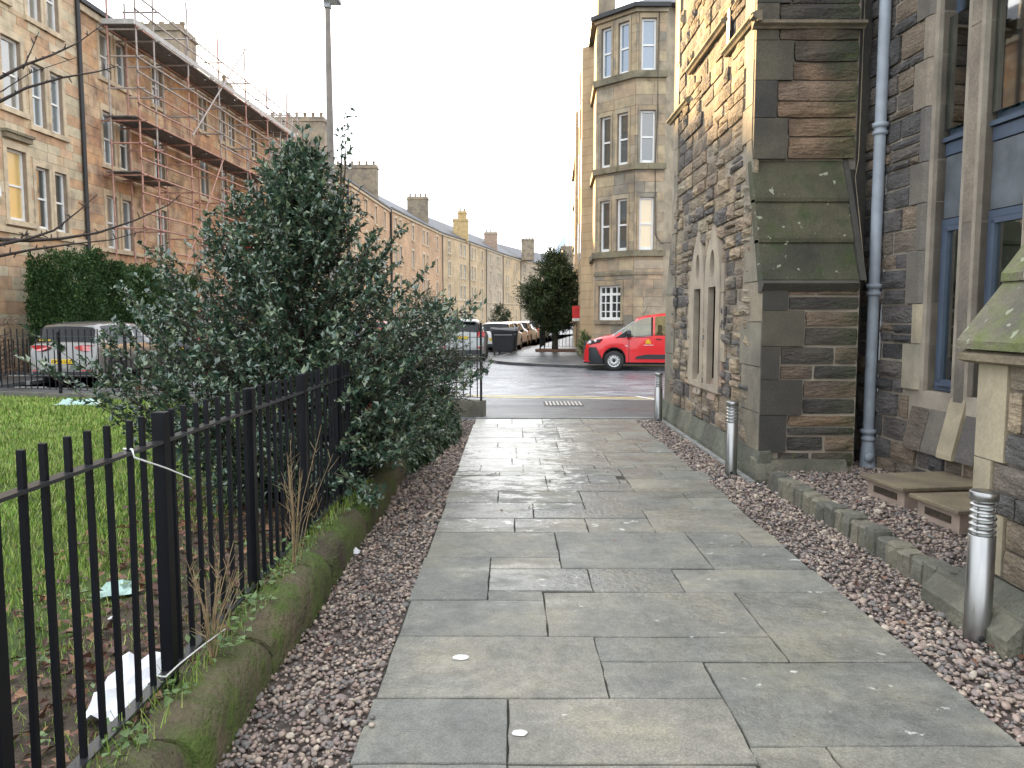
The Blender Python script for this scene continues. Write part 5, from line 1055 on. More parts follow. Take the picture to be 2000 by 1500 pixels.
small['prof'] = [(0,.42),(.012,.70),(.06,.95),(.12,1.0),(.40,1.38),(.7,1.43),(1.5,1.45),(2.2,1.40),(3.05,.98),(3.7,.86),(3.92,.70),(4.0,.45)]; small['belt'] = [(0,.9),(3,.93),(4,.85)]; small['wheels'] = (.72, 3.2); small['rw'] = .30
small['sideg'] = [(.5,.9),(.95,1.75),(1.82,2.7)]; small['topg'] = [(.125,.39),(2.25,3.0)]; small['endw'] = ((0,.86),(.05,.93),(.18,.985),(.5,1.),(3.3,1.),(3.8,.94),(4.0,.75))
def rear_lights(t, W2, zc, hh, ww, y=.0):
    for s in (-1, 1): m = MB(); m.prism([(s*(W2*.93), zc-hh), (s*(W2*.93), zc+hh), (s*(W2*.93-ww), zc+hh*.8), (s*(W2*.93-ww), zc-hh*.8)], y, y+.12, lambda a, b, h: (a, h, b)); m.build('rear_light', M['lampr'], t)
def small_car(label, X, Y, c, k=0., met=0., parms=small, rz=0., grp=None, scl=1.):
    t = car('parked_car', label, (X, Y, -.022), rz, paint('car_paint', c, met), group=grp, **parms); rear_lights(t, parms['W2'], .86, .10, .18, .03); rbox(t, 'number_plate', 'platey', -.26, .26, -.010, .006, .56, .67, .003)
    rbox(t, 'bumper_lower', 'trim', -.7, .7, -.008, .2, .24, .40); t.scale = (scl,)*3
    for s in (-1, 1): m = MB(); m.prism([(s*.87, 0), (s*1.0, .02), (s*1.02, .10), (s*.88, .12)], .92, 1.04, lambda a, b, h: (a, 2.5+b, h)); m.build('mirror', M['trim'], t)
    return t
gl = 'cars parked along the terrace'; gr_ = 'cars parked along the far pavement'
small_car('black car parked just beyond the silver hatchback', -10.35, 23.6, (.02, .022, .025), rz=R(-2), grp=gl, scl=1.12)
small_car('white car glimpsed through the middle of the holly bush', -9.9, 30.2, (.6, .6, .58), rz=R(-2.5), grp=gl)
small_car('grey car glimpsed through the holly, past the white one', -9.5, 36.2, (.2, .22, .24), rz=R(-2.5), grp=gl)
small_car('dark blue car hidden behind the right half of the holly', -9.2, 43.0, (.03, .05, .12), rz=R(-2.5), grp=gl)
small_car('red car glimpsed through the right side of the holly', -8.95, 50.0, (.5, .03, .03), rz=R(-2.5), grp=gl)
small_car('pale green car beyond the red one behind the holly', -8.6, 57.0, (.35, .55, .48), rz=R(-2.5), grp=gl)
suvp = dict(hatch); suvp.update(L_=4.4, W2=.93); suvp['prof'] = [(0,.45),(.012,.75),(.06,.90),(.10,1.08),(.15,1.12),(.40,1.50),(.34,1.50)][:6]+[(.5,1.56),(.9,1.60),(1.8,1.62),(2.5,1.56),(3.4,1.10),(4.1,.98),(4.32,.78),(4.4,.5)]; suvp['belt'] = [(0,1.02),(3.3,1.04),(4.4,.95)]; suvp['rw'] = .345; suvp['topg'] = [(.155,.395),(2.55,3.35)]; suvp['wheels'] = (.85, 3.5)
suv = car('parked_car', 'silver SUV with big round red rear lights by the far kerb', (-1.93, 29.2, -.022), R(0), paint('pale_silver_paint', (.24, .25, .245), .4), group=gr_, **suvp)
for s in (-1, 1):
    m = MB(); m.prism([(s*.62, .95), (s*.62, 1.10), (s*.72, 1.16), (s*.88, 1.13), (s*.89, .96), (s*.80, .90)], 0, 1, lambda a, b, h: (a, (.03 if abs(a) < .8 else .10)-.03+.10*h, b)); m.build('rear_light', M['lampr'], suv); rbox(suv, 'reflector', 'lampr', min(s*.6, s*.82), max(s*.6, s*.82), -.0, .06, .50, .58)
rbox(suv, 'number_plate', 'platey', -.26, .26, -.004, .02, .86, .97, .003); rbox(suv, 'bumper_lower', 'trim', -.8, .8, -.012, .2, .26, .44); rbox(suv, 'spoiler', 'trim', -.55, .55, .28, .42, 1.49, 1.515, .004)
for (l, X, Y, c, rz, mt) in (('white car right behind the black communal bins', -.86, 37.2, (.62, .62, .60), -9.4, 0), ('pinkish white car third along the far pavement', -.42, 42.2, (.62, .48, .42), -9.4, 0), ('beige car fourth along the far pavement', .22, 46.8, (.52, .44, .34), -9.4, .2), ('pale gold car fifth along the far pavement', 1.0, 51.6, (.50, .42, .30), -9.4, .2), ('white hatchback farthest along the far pavement', 1.7, 56.6, (.6, .6, .58), -9.4, 0)):
    small_car(l, X, Y, c, met=mt, rz=R(rz), grp=gr_)
# communal bins
def bin_(label, x, y, rz, open_):
    t = empty('communal_bin', (x, y, -.022), rz, label=label, cat='bin', group='black communal bins by the far kerb')
    m = MB(); vs = []
    for z, a, b in ((.16, .42, .30), (1.02, .50, .38)): vs += [(-a, -b, z), (a, -b, z), (a, b, z), (-a, b, z)]
    m.add(vs, [(0,3,2,1),(0,1,5,4),(1,2,6,5),(2,3,7,6),(3,0,4,7),(4,5,6,7)]); m.build('body', M['trim'], t); m = MB(); m.box(-.54, .54, -.42, .42, 1.02, 1.07); m.build('rim', M['trim'], t)
    m = MB(); m.prism([(-.46, 0), (-.46, .05), (-.2, .12), (.2, .12), (.46, .05), (.46, 0)], -.55, .55, lambda a, b, h: (h, a, b)); m.build('lid', M['trim'], t, Matrix.Translation((0, 0, 1.075)) @ Matrix.Rotation(R(open_), 4, 'Y'))
    for a in (-.36, .36):
        for b in (-.24, .24): m = MB(); m.lathe([(0, -.02), (.08, -.02), (.08, .02), (0, .02)], 12, (a, b, .08), 'x'); m.build('wheel', M['tyre'], t)
    m = MB(); m.tube((-.4, -.44, .9), (.4, -.44, .9), .015, 6); m.build('handle', M['galv'], t); return t
bin_('black communal bin nearest the silver SUV, lid tilted', -.42, 34.4, R(4), 4); bin_('black communal bin half hidden behind the first bin', -.22, 35.9, R(-3), -3)
# red van
van = car('red_van', 'red delivery van parked across the street before the corner tenement', (6.73, 24.40, -.015), R(82), paint('post_red_paint', (.60, .012, .016)), 4.4, .925,
    [(0,.45),(.012,1.0),(.06,1.66),(.15,1.77),(1.0,1.82),(1.9,1.80),(2.45,1.74),(2.72,1.66),(3.50,1.13),(3.85,1.06),(4.18,.95),(4.30,.88),(4.37,.72),(4.40,.48)], [(0,1.10),(2.2,1.10),(2.6,1.06),(3.4,1.02),(4.4,.86)], [(0,.78),(.3,.76),(2.3,.74),(2.9,.74),(3.5,.80),(4.4,.72)],
    (.75, 3.45), .315, [(1.35,2.20),(2.26,2.82),(2.82,3.22)], [(2.80,3.46)], endw=((0,.9),(.15,.97),(.4,1.),(3.6,1.),(4.0,.97),(4.25,.88),(4.40,.72)), cat='van', glass='vglass', rimstyle='steel', sill=.22)
def vf(name, mat, pts, x=-.93, d=.012): m = MB(); m.prism(pts, x-d, x+d, lambda a, b, h: (h, a, b)); return m.build(name, M[mat], van)
vs_ = []
m = MB()
for (z, k) in ((.22, .96), (.34, 1.), (.70, 1.005), (.735, .99)):     # black bumper wrapping the nose
    for (x, y) in ((-.945, 3.80+.22*max(0, z-.34)/.4), (-.93, 4.0+.05*z), (-.86, 4.18), (-.68, 4.36), (-.3, 4.44), (.3, 4.44), (.68, 4.36), (.86, 4.18), (.93, 4.0+.05*z), (.945, 3.80+.22*max(0, z-.34)/.4)): vs_.append((x*k, 3.8+(y-3.8)*k, z))
m.add(vs_, [(r*10+k, r*10+k+1, (r+1)*10+k+1, (r+1)*10+k) for r in range(3) for k in range(9)], True); m.add(vs_[:10], [tuple(range(10))]); m.add(vs_[-10:], [tuple(range(10))]); m.build('bumper', M['trim'], van)
for z in (.30, .37, .44, .51): m = MB(); m.tube((-.72, 4.36, z), (-.40, 4.45, z), .009, 5); m.build('grille_bar', M['rim'] if z < .32 else M['dark'], van)
m = MB(); m.prism([(-.55, .76), (.55, .76), (.50, .88), (-.50, .88)], 4.30, 4.40, lambda a, b, h: (a, h, b)); m.build('grille', M['dark'], van)
for s in (-1, 1):
    m = MB(); v8 = [(s*.60, 4.37, .80), (s*.84, 4.20, .82), (s*.925, 3.92, .90), (s*.90, 3.84, 1.0), (s*.80, 4.12, .955), (s*.58, 4.30, .915)]; v8 += [(a*.93, b-.04, c) for a, b, c in v8]
    m.add(v8, [tuple(range(6)), tuple(range(11, 5, -1))]+[(i, (i+1) % 6, 6+(i+1) % 6, 6+i) for i in range(6)]); hl = m.build('headlight', M['dark'], van)
    for (yy_, xx_, zz_, rr_) in ((4.22, .845, .885, .055), (4.04, .912, .93, .042)): m = MB(); m.lathe([(0, .035), (rr_*.7, .025), (rr_, 0), (rr_, -.02)], 14, (0, 0, 0), 'y'); m.build('lamp', M['lampw'], hl, Matrix.Translation((s*xx_, yy_, zz_)) @ Matrix.Rotation(R(-50*s), 4, 'Z'))
    m = MB(); m.prism([(0, -.02), (.20, .0), (.24, .10), (.20, .20), (.03, .19)], 0, .13, lambda a, b, h: (s*(.93+a*.9), 2.93+h, 1.06+b)); m.build('mirror', M['trim'], van)
vf('quarter_trim', 'trim', [(3.08, 1.06), (3.42, 1.03), (3.04, 1.26)], -.865, .03)
vf('side_moulding', 'trim', [(2.80, .38), (1.2, .38), (1.2, .52), (2.45, .52), (2.75, .46)], -.928); vf('door_seam', 'dark', [(2.985, .26), (3.0, .26), (3.0, 1.03), (2.985, 1.03)], -.922, .004); vf('side_repeater', 'lampw', [(3.02, .77), (3.11, .78), (3.10, .80), (3.02, .79)], -.93)
vf('door_handle', 'trim', [(2.0, .98), (2.16, .98), (2.16, 1.01), (2.0, 1.01)], -.94); m = MB()
m.box(-.905, -.895, 2.3, 2.8, 1.055, 1.065); m.build('window_seal', M['dark'], van)
m = MB()
for (a, b, c, d) in ((2.32, .86, .17, .02), (2.34, .88, .025, .09), (2.39, .88, .04, .11), (2.45, .88, .025, .09)): m.box(-.942, -.936, a, a+c, b, b+d)
m.lathe([(.035, -.002), (.035, .003), (.026, .003), (.026, -.002)], 14, (-.94, 2.405, .92), 'x'); m.build('emblem', M['platey'], van)
m = MB()
for k in range(11): m.box(-.942, -.937, 2.25+k*.027, 2.25+k*.027+.019, .80, .822)
m.build('lettering', M['whitep'], van)
for s in (-.4, .4): 
    m = MB(); m.cbox(s-.22, s+.22, 1.95, 2.08, .5, 1.22, .04); m.cbox(s-.13, s+.13, 1.96, 2.05, 1.23, 1.42, .03); m.build('seat', M['trim'], van)
m = MB(); m.box(-.8, .8, 3.0, 3.3, .7, 1.04); m.build('dashboard', M['trim'], van)
m = MB(); m.path([(-.2, 2.55, 1.74), (-.2, 2.42, 2.0)], .007, 5); m.build('aerial', M['trim'], van)
# ------------------------------------------------------------------ vegetation
def leaf_shape(kind):
    if kind == 'holly': v = [(0,0,0),(.22,.17,.06),(.45,.30,.13),(.62,.17,.06),(.82,.20,.10),(1,0,-.04),(.22,-.17,.06),(.45,-.30,.13),(.62,-.17,.06),(.82,-.20,.10),(.5,0,0)]; f = [(0,10,2,1),(10,5,4,3),(10,3,2,2),(0,6,7,10),(10,8,9,5),(10,7,8,8)]; f = [(0,10,2,1),(2,10,5,3),(3,5,4,4),(0,6,7,10),(7,8,5,10),(8,9,5,5)]
    elif kind == 'oval': v = [(0,0,0),(.5,.26,.06),(1,0,0),(.5,-.26,.06),(.5,0,0)]; f = [(0,4,1,1),(4,2,1,1),(0,3,4,4),(4,3,2,2)]; f = [(0,4,2,1),(0,3,2,4)]
    elif kind == 'ivy': v = [(0,0,0),(.05,.42,.05),(.45,.30,.06),(.5,.48,.02),(1,0,0),(.05,-.42,.05),(.45,-.30,.06),(.5,-.48,.02)]; f = [(0,4,2,1),(2,4,3,3),(0,5,6,4),(6,7,4,4)]; f = [(0,4,2,1),(0,5,6,4)]
    elif kind == 'flat': v = [(0,0,0),(.45,.28,.05),(1,0,0),(.45,-.28,.05)]; f = [(0,3,2,1)]
    elif kind == 'needle': v = [(0,.04,0),(0,-.04,0),(1,-.02,.05),(1,.02,.05)]; f = [(0,1,2,3)]
    return np.array(v, dtype=float), np.array([q for q in f if len(set(q)) == 4])
def leaves(name, P, D, size, kind, mat, parent, up=None, jit=.6, kindtag='stuff'):
    n = len(P)
    if n == 0: return None
    v, f = leaf_shape(kind); D = D+rng.normal(0, jit, D.shape); U = (up if up is not None else np.tile([0, 0, 1.], (n, 1)))+rng.normal(0, .45, (n, 3))
    A = frames(D, U); s = size*rng.uniform(.5, 1.3, n); V, F = stamp(v, f, (A*s[:, None, None], P))
    me = arr_mesh(name, V, F, M[mat]); return tag(link(name, me, parent), kind=kindtag)
# ---- the holly: limbs, twigs and about fifty thousand leaves
hx, hy = -2.05, 7.1
hol = empty('holly_bush', (hx, hy, 0), label='big glossy dark green holly bush with red berries behind the railing', cat='holly bush')
RZ = [(0, .75), (.3, 1.05), (.6, 1.20), (1.0, 1.42), (1.4, 1.50), (1.7, 1.42), (1.85, 1.12), (2.1, .88), (2.4, .66), (2.65, .48), (2.9, .30), (3.15, .08)]
def rad(z, a):
    r = np.interp(z, [p[0] for p in RZ], [p[1] for p in RZ]); r = r*(1+.10*np.sin(3*a+z*2)+.08*np.sin(5*a-z*5+1))
    r = r*(1-.05*np.clip(-np.cos(a), 0, 1))
    return r*np.where(z < .75, 1-.28*np.clip(-np.cos(a), 0, 1)*np.clip((.75-z)/.6, 0, 1), 1)
tw_p, tw_d = [], []; limbs = MB(); twm = MB()
limbs.path([(0, 0, -.05), (.05, .02, .8), (-.02, .0, 1.6), (.12, .05, 2.4), (.16, .0, 3.15)], [.06, .05, .038, .02, .006], 7); limbs.path([(.02, 0, .5), (.35, .1, 1.4), (.42, .2, 2.2), (.46, .2, 3.05), (.48, .2, 3.40)], [.04, .03, .02, .008, .003], 6)
nb = 520
for i in range(nb):
    z1 = (i+.5)/nb*3.12; a = random.uniform(0, 2*math.pi); ln_ = float(rad(z1, a))*random.uniform(.62, 1.12)
    if random.random() < .10 and z1 > .5: ln_ *= 1.18
    cx_ = .14*max(0, z1-1.7)/1.4*1.0; z0 = max(.15, z1-.35-ln_*.35); e = Vector((cx_+math.cos(a)*ln_, math.sin(a)*ln_, z1+random.uniform(-.05, .12)*ln_)); s = Vector((cx_*.6, 0, z0)); mid = (s+e)/2+Vector((random.uniform(-.08, .08), random.uniform(-.08, .08), -.05-.08*ln_))
    if e.z < .08: e.z = .08
    limbs.path([s, mid, e], [.006+.004*ln_, .006, .0025], 4)
    for k in range(int(9+10*ln_)):
        t = random.uniform(.18, 1.0) if ln_ > .4 else random.uniform(.1, 1.); q = s*(1-t)**2+mid*2*t*(1-t)+e*t*t; d = (e-s).normalized()*.6+Vector((random.gauss(0, .5), random.gauss(0, .5), random.gauss(.15, .45))); d.normalize(); l = random.uniform(.08, .20)*(1.15 if t > .85 else 1.)
        if k == 0: q, d, l = e-(e-mid).normalized()*.05, (e-mid).normalized(), random.uniform(.14, .26)
        twm.path([q, q+d*l], [.003, .0015], 3)
        for j in range(int(l/.0185)):
            tt = (j+random.random())/(l/.0185); tw_p.append(q+d*l*tt); tw_d.append(d)
# two bare-necked leaders at the top and sprigs towards the road
for (s, e) in (((.12, .05, 2.6), (.16, .0, 3.36)), ((.46, .2, 2.6), (.50, .2, 3.52)), ((-.9, -.1, 1.4), (-1.12, -.1, 2.28)), ((-1.0, -.2, 1.3), (-1.45, -.25, 1.95)), ((.7, .1, 2.0), (1.05, .1, 2.5)), ((.8, -.2, 1.6), (1.35, -.2, 2.12)), ((.9, -.1, 1.3), (1.50, .0, 1.75)), ((-.55, 0, 2.1), (-.72, 0, 2.6)), ((.9, -.5, .8), (1.22, -.9, .95)), ((.9, -.7, .5), (1.15, -1.1, .62)), ((.7, -.9, .3), (1.0, -1.2, .22)), ((.4, -.9, .5), (.92, -1.5, .75)), ((.4, -.9, .4), (.90, -1.7, .50)), ((.5, -.6, .6), (1.02, -1.1, .95)), ((.5, -.6, .5), (1.08, -1.0, .60)), ((.5, -.4, .5), (1.12, -.7, .80)), ((.4, -.6, .3), (.98, -1.4, .30)), ((.4, -.5, .7), (.85, -1.3, 1.10)), ((.6, -.2, .4), (1.16, -.4, .50))):
    s, e = Vector(s), Vector(e); limbs.path([s, (s+e)/2+Vector((.02, 0, .02)), e], [.012, .007, .003], 4)
    for j in range(120):
        t = random.random(); q = s.lerp(e, t)+Vector((random.gauss(0, .035),)*3); tw_p.append(q); tw_d.append(((e-s).normalized()*.5+Vector((random.gauss(0, .7), random.gauss(0, .7), random.gauss(.1, .5)))).normalized())
limbs.build('trunk', M['bark'], hol); tag(twm.build('twigs', M['bark'], hol), kind='stuff')
P_ = np.array([p[:] for p in tw_p]); D_ = np.array([d[:] for d in tw_d]); keep = (P_[:, 2] > .03); P_, D_ = P_[keep], D_[keep]
leaves('leaves', P_, D_, .063, 'holly', 'holly', hol, jit=.75)
bm_ = MB(); bm_.lathe([(0, -.005), (.0045, -.003), (.0055, 0), (.0045, .003), (0, .005)], 6); vb = np.array(bm_.v); fb_ = np.array(bm_.f)
cl_ = P_[rng.choice(len(P_), 26)]; cl_ = cl_[cl_[:, 2] > .7]; pb = (cl_[:, None, :]+rng.normal(0, .025, (len(cl_), 14, 3))).reshape(-1, 3); V, F = stamp(vb, fb_, (np.tile(np.eye(3), (len(pb), 1, 1))*rng.uniform(.9, 1.3, len(pb))[:, None, None], pb)); tag(link('berries', arr_mesh('berries', V, F, M['berry'], True), hol), kind='stuff')
print('holly leaves', len(P_))
# ---- generic leafy shrub
def shrub(name, label, cat, loc, rfun, zmax, nbr, kind, mat, size, dens, tw=.18, droop=0., trunk=.03, cmin=.3, zlow=.1):
    t = empty(name, loc, label=label, cat=cat); b = MB(); P, D = [], []; b.path([(0, 0, -.1), (.02, 0, zmax*.5), (0, .02, zmax*.92)], [trunk, trunk*.7, trunk*.15], 7)
    for i in range(nbr):
        z1 = zlow+(zmax-zlow)*(i+.5)/nbr; a = random.uniform(0, 2*math.pi); r = rfun(z1/zmax, a)*random.uniform(.6, 1.12); s = Vector((0, 0, max(.05, z1-.25*r-.1))); e = Vector((math.cos(a)*r, math.sin(a)*r, z1+random.uniform(-.03, .10)*r-droop*r)); mid = (s+e)/2+Vector((0, 0, .06*r)); b.path([s, mid, e], [trunk*.3, trunk*.2, .003], 4)
        for k in range(int(4+r*dens)):
            tt = random.uniform(cmin, 1.); q = s*(1-tt)**2+mid*2*tt*(1-tt)+e*tt*tt; d = ((e-s).normalized()*.7+Vector((random.gauss(0, .5), random.gauss(0, .5), random.gauss(0, .4)-droop*.5))).normalized(); l = tw*random.uniform(.6, 1.3)
            n = max(3, int(l/(size*.38)))
            for j in range(n): P.append(q+d*l*(j+.5)/n); D.append(d)
    b.build('trunk', M['bark'], t); P, D = np.array([p[:] for p in P]), np.array([p[:] for p in D]); leaves('crown', P, D, size, kind, mat, t, jit=.7); print(name, len(P)); return t
shrub('cotoneaster_shrub', 'smaller dark fine leaved shrub beside the path end', 'shrub', (-1.22, 10.9, 0), lambda f, a: np.interp(f, [0, .3, .6, .85, 1], [.35, .55, .66, .45, .1])*(1+.25*math.sin(3*a+5*f)), 1.98, 150, 'oval', 'coton', .034, 26, .20, .12)
shrub('yew_tree', 'dark dense yew tree in the bed before the corner tenement', 'yew tree', (2.0, 35.9, .1), lambda f, a: np.interp(f, [0, .2, .34, .5, .7, .86, 1], [.25, .35, 1.25, 1.38, 1.1, .62, .2])*(1+.20*math.sin(3*a+7*f)+.12*math.sin(7*a-9*f)), 4.5, 210, 'flat', 'yew', .085, 34, .42, -.05, trunk=.16, zlow=.9)
# ivy spilling over the kerb
iv = empty('ivy', (-1.1, 9.6, 0), label='ivy carpet spilling over the kerb near the path end', cat='ivy')
n = 9000; yy_ = rng.uniform(-2.0, 2.85, n); th = rng.uniform(0, math.pi*.62, n); rr = (.16+.20*np.exp(-((yy_-.9)/1.5)**2))*rng.uniform(.75, 1.15, n)*np.clip((yy_+2.3)/1.2, .35, 1); hh = .20+.42*np.exp(-((yy_-1.0)/1.2)**2)
P = np.stack([-.12+rr*1.25*np.cos(th), yy_, hh*np.sin(th)*1.0+.02], 1); Dv = np.stack([np.cos(th)*.5, rng.normal(0, .5, n), -np.ones(n)*.8], 1); leaves('leaves', P, Dv, .05, 'ivy', 'ivy', iv, up=np.stack([np.cos(th), 0*th, np.sin(th)+.2], 1), jit=.35)
m = MB(); m.path([(-.15, -2., .15), (-.12, 0, .2), (-.15, 2.6, .2)], [.02, .02, .02], 5); m.build('stem', M['bark'], iv)
# conifer hedge by the terrace
hd = empty('hedge', (-13.4, 26.3, 0), label='tall feathery conifer hedge behind the silver hatchback', cat='hedge'); npl = 3400; u = rng.uniform(-3.9, 4.6, npl); fc = rng.uniform(0, 1, npl); zt = 3.15-.05*u+.20*np.sin(u*1.9)-.9*np.clip((-2.6-u)/1.3, 0, 1)**2+.10*np.sin(u*4.3+1); zz = np.where(fc > .74, zt-rng.uniform(.1, .4, npl), zt*rng.uniform(.10, .98, npl)**.8); xx = np.where(fc > .74, rng.uniform(-.7, .7, npl), .62+.12*np.sin(u*3+zz*2.3))
yy = np.where((fc > .58) & (fc < .74), -3.85, u); xx = np.where((fc > .58) & (fc < .74), rng.uniform(-.6, .6, npl), xx); ox = np.where(fc < .58, .75, np.where(fc > .74, rng.normal(0, .2, npl), 0)); oy = np.where((fc > .58) & (fc < .74), -.75, rng.normal(0, .25, npl))
base_ = np.stack([xx, yy, zz], 1); pd = np.stack([ox, oy, .9+rng.uniform(-.2, .5, npl)], 1); pd /= np.linalg.norm(pd, axis=1, keepdims=True); ln_p = rng.uniform(.18, .42, npl); t_ = rng.uniform(0, 1, (npl, 30)); sp_ = (1-t_)[..., None]*.10+.012
P = base_[:, None, :]+pd[:, None, :]*(ln_p[:, None]*t_)[..., None]+rng.normal(0, 1, (npl, 30, 3))*sp_; Dv = np.repeat(pd, 30, 0); P = P.reshape(-1, 3); P[:, 2] = np.clip(P[:, 2], .03, 9)
leaves('foliage', P, Dv, .085, 'flat', 'hedge', hd, jit=.38)
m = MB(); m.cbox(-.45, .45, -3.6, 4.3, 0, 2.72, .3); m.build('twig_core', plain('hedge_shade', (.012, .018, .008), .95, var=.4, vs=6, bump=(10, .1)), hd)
shrub('garden_shrub', 'low bare brown shrub at the left edge before the terrace', 'shrub', (-13.3, 19.6, 0), lambda f, a: .75, 1.7, 40, 'oval', 'dead', .05, 8, .2)
shrub('garden_shrub', 'small green garden shrub low by the corner tenement wall', 'shrub', (3.05, 31.5, 0), lambda f, a: .45*(1-.5*f), 1.0, 50, 'oval', 'weed', .07, 14, .2)
shrub('garden_shrub', 'round dark shrub far down the street behind the parked cars', 'shrub', (-.9, 62, 0), lambda f, a: .9*math.sin(max(.05, f)*3.1)**.5, 2.6, 90, 'flat', 'yew', .12, 14, .3)
# bare branches reaching in from a tree outside the frame at the left
bt = empty('bare_tree', (-8.2, 6.5, 0), label='bare knobbly tree branches reaching in at the left edge', cat='tree')
m = MB(); m.path([(0, 0, -.1), (.05, .05, 1.5), (.2, .2, 2.4), (.3, .3, 4.6)], [.13, .11, .09, .05], 9); m.build('trunk', M['twig'], bt)
def W(px, py, Y): r = ray(px, py); q = Vector((0, 0, EYE))+r*(Y/r.y); return q-Vector((-8.2, 6.5, 0))
def branch(pts, Y0, Y1, r0, r1, knobs=True):
    n = len(pts); P = [W(px, py, Y0+(Y1-Y0)*i/(n-1)) for i, (px, py) in enumerate(pts)]; m = MB(); m.path(P, [r0+(r1-r0)*i/(n-1) for i in range(n)], 6)
    if knobs:
        for i in range(n-1):
            for _ in range(3 if n < 8 else 2):
                t = random.random(); q = P[i].lerp(P[i+1], t); d = Vector((random.gauss(0, .5), random.gauss(0, .5), random.gauss(.3, .8))).normalized(); m.tube(q, q+d*random.uniform(.03, .07), .008, 5, .004)
    m.build('branch', M['twig'], bt)
branch([(-330, 250), (-120, 190), (0, 152), (45, 128), (100, 108), (150, 85), (198, 50)], 7.0, 8.2, .022, .004); branch([(-330, 300), (-120, 230), (0, 198), (50, 172), (120, 152), (190, 140), (235, 128)], 7.0, 8.4, .022, .004)
branch([(45, 135), (60, 100), (76, 62)], 7.6, 7.7, .008, .003); branch([(0, 180), (60, 142), (150, 112)], 7.4, 8., .006, .003)
branch([(-330, 480), (-120, 472), (0, 468), (60, 470), (120, 466), (190, 455), (265, 430), (330, 400), (352, 380)], 7.0, 8.8, .026, .004); branch([(-300, 500), (0, 478), (60, 465), (105, 450), (150, 415), (190, 380)], 7.0, 8.0, .020, .004)
branch([(-300, 520), (0, 500), (60, 488), (130, 478), (220, 468), (290, 448)], 7.0, 8.4, .018, .003); branch([(40, 470), (45, 460), (55, 458)], 7.5, 7.6, .008, .004)
for o, l in ((bt, 0),): pass
# ---- lawn blades
def blades(name, n, box, z, size, mat, wid=.10, keep=None, kind='stuff'):
    x, y = rng.uniform(box[0], box[1], n), rng.uniform(box[2], box[3], n); k = (x > -.70*y-.4)
    if keep is not None: k &= keep(x, y)
    x, y = x[k], y[k]; n = len(x); v = np.array([(0, -wid, 0), (0, wid, 0), (.25, .0, .6), (.55, 0, 1.)]); v = np.array([(0, -wid, 0), (0, wid, 0), (.12, wid*.6, .6), (.45, 0, 1.), (.12, -wid*.6, .6)]); f = np.array([(0, 1, 2, 4)]); f2 = np.array([(4, 2, 3, 3)])
    a = rng.uniform(0, 2*np.pi, n); s = size*rng.uniform(.5, 1.3, n); ln = rng.uniform(.3, 1.6, n); ca, sa = np.cos(a), np.sin(a); A = np.zeros((n, 3, 3)); A[:, 0, 0] = ca*ln; A[:, 1, 0] = sa*ln; A[:, 0, 1] = -sa; A[:, 1, 1] = ca; A[:, 2, 2] = 1; A *= s[:, None, None]
    T = np.stack([x, y, np.full(n, z)], 1); v3 = np.array([(0, -wid, 0), (0, wid, 0), (.42, 0, 1.)]); V, F = stamp(v3 if size*1500/8 < 2 else np.array([(0, -wid, 0), (0, wid, 0), (.5, wid*.25, 1.), (.48, -wid*.25, 1.)]), np.array([(0, 1, 2)]) if size*1500/8 < 2 else np.array([(0, 1, 2, 3)]), (A, T))
    return tag(link(name, arr_mesh(name, V, F, M[mat])), kind=kind)
M['mud'] = leafmat('yellowed_grass_blade', (.16,.17,.05), (.26,.25,.09), (.36,.31,.16), .6, .2)
pn = lambda x, y: np.sin(x*2.3+1)*np.sin(y*1.9)+.6*np.sin(x*5.1+y*3.7)
edge_ = lambda x, y: (x < -1.48) & ((x < -2.35-.25*np.sin(y*2)-.12*(y-2)*(y < 6)) | (rng.uniform(0, 1, len(x)) < .16+.25*(pn(x, y) > .5)))
blades('grass', 60000, (-5.5, -1.4, 1.8, 6), .0, .045, 'grass', .065, edge_); blades('grass', 60000, (-9, -2.2, 6, 11), .0, .048, 'grass', .11, edge_); blades('grass', 45000, (-11.5, -2.2, 11, 16.2), .0, .055, 'grass', .17, lambda x, y: y < 12.6-(x+.5)*.45)
blades('grass', 16000, (-6, -1.4, 1.9, 9), .0, .038, 'mud', .08, lambda x, y: pn(x*1.3, y*1.1) > .35)
def flat_leaves(name, pts, size, mat, label=None): 
    P = np.array(pts); D = np.stack([rng.normal(0, 1, len(P)), rng.normal(0, 1, len(P)), rng.normal(0, .15, len(P))], 1); return leaves(name, P, D, size, 'ivy' if mat == 'weed' else 'holly', mat, None, jit=.25)
px_ = rng.uniform(-3.3, -1.42, 2600); py_ = rng.uniform(1.9, 7.5, 2600); kk = (px_ > -2.35-.18*(py_-2)+.3*rng.normal(0, 1, 2600))
flat_leaves('fallen_leaves', np.stack([px_[kk], py_[kk], rng.uniform(.012, .05, kk.sum())], 1), .068, 'dead')
q = [(rng.uniform(-1.12, -.8) if rng.random() < .6 else rng.uniform(2.1, 2.5), rng.uniform(2.9, 8), .012) for _ in range(46)]; flat_leaves('fallen_leaves', q, .06, 'dead')
q = [(rng.uniform(2.65, 3.6), rng.uniform(4.6, 7.9), .105) for _ in range(16)]; flat_leaves('fallen_leaves', q, .06, 'dead')
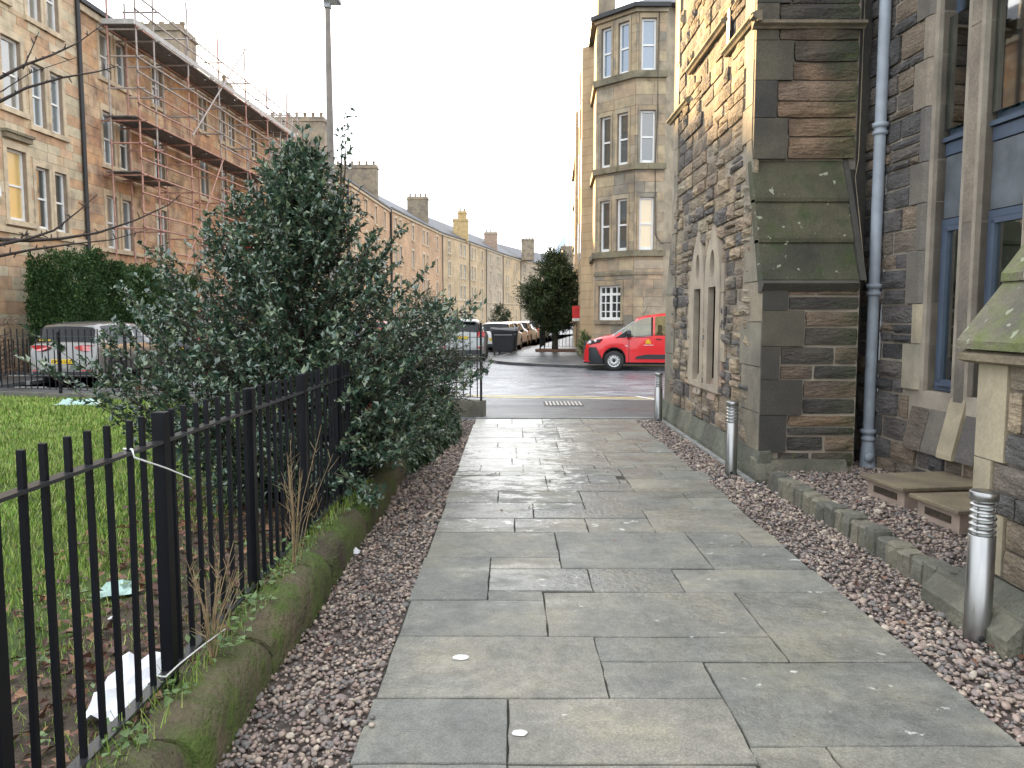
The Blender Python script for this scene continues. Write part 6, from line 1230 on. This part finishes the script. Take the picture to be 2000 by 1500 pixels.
# clover-like weeds along kerb and rail foot
q = []
for _ in range(60):
    cx_, cy_ = rng.uniform(-1.34, -1.20), rng.uniform(2.2, 5.5)
    if rng.random() < .35: cx_ = rng.uniform(-2.6, -1.4)
    for _k in range(9): q.append((cx_+rng.normal(0, .03), cy_+rng.normal(0, .04), (.245 if cx_ > -1.36 else .04)+rng.uniform(0, .03)))
flat_leaves('weeds', q, .032, 'weed')
blades('grass', 2600, (-1.37, -1.2, 2.0, 6.5), .235, .05, 'grass', .04, lambda x, y: rng.uniform(0, 1, len(x)) < .5)
leaves('moss_tufts', MOSS_P, np.tile([.6, 0, .8], (len(MOSS_P), 1)), .013, 'needle', 'mossl', kb, jit=.6)
q = [(rng.uniform(-.3, 1.7), rng.uniform(5.5, 12), .008) for _ in range(26)]; flat_leaves('fallen_leaves', q, .035, 'dead')
# dry stalks growing at the rail foot
def stalks(label, loc, n, h, spread, seed, lean=(0, 0), leafy=0):
    r_ = random.Random(seed); t = empty('dry_weed', loc, label=label, cat='weed')
    m = MB()
    for _ in range(n):
        a = r_.uniform(0, 6.28); s = r_.uniform(.2, 1)*spread; hh = h*r_.uniform(.55, 1.); p0 = Vector((r_.gauss(0, .008), r_.gauss(0, .008), 0)); p2 = Vector((math.cos(a)*s+lean[0], math.sin(a)*s+lean[1], hh)); p1 = p0.lerp(p2, .5)+Vector((-math.cos(a)*s*.2, -math.sin(a)*s*.2, 0)); m.path([p0, p1, p2], [.0032, .0025, .0012], 4)
        for k in range(5): tt = r_.uniform(.35, .95); q = p0.lerp(p2, tt); d = (p2-p0).normalized()*.5+Vector((r_.gauss(0, .4), r_.gauss(0, .4), r_.uniform(0, .5))); m.tube(q, q+d.normalized()*r_.uniform(.03, .10)*h*1.6, .0016, 4, .0008)
    m.build('stalk', M['stem'], t)
    if leafy: P = np.array([(r_.gauss(0, .05), r_.gauss(0, .06), r_.uniform(.02, .16)) for _ in range(leafy)]); leaves('leaves', P, np.tile([0, 0, 1.], (leafy, 1)), .035, 'oval', 'weed', t, jit=.8)
stalks('nearer clump of dry forking weed stalks at the railing foot', (-1.24, 3.05, .20), 16, .52, .13, 5, (0, .05), 26)
stalks('taller clump of thin dry stalks standing before the bush', (-1.24, 4.25, .20), 13, .82, .20, 9, (.02, .10), 60)
for root, loc in REBASE:
    l = Vector(loc); root.location = l
    for c in root.children: c.location = Vector(c.location)-l
print('objects', len(scene.objects), 'tris', sum(len(o.data.polygons)*2 for o in {o.data.name: o for o in scene.objects if o.type == 'MESH'}.values()))
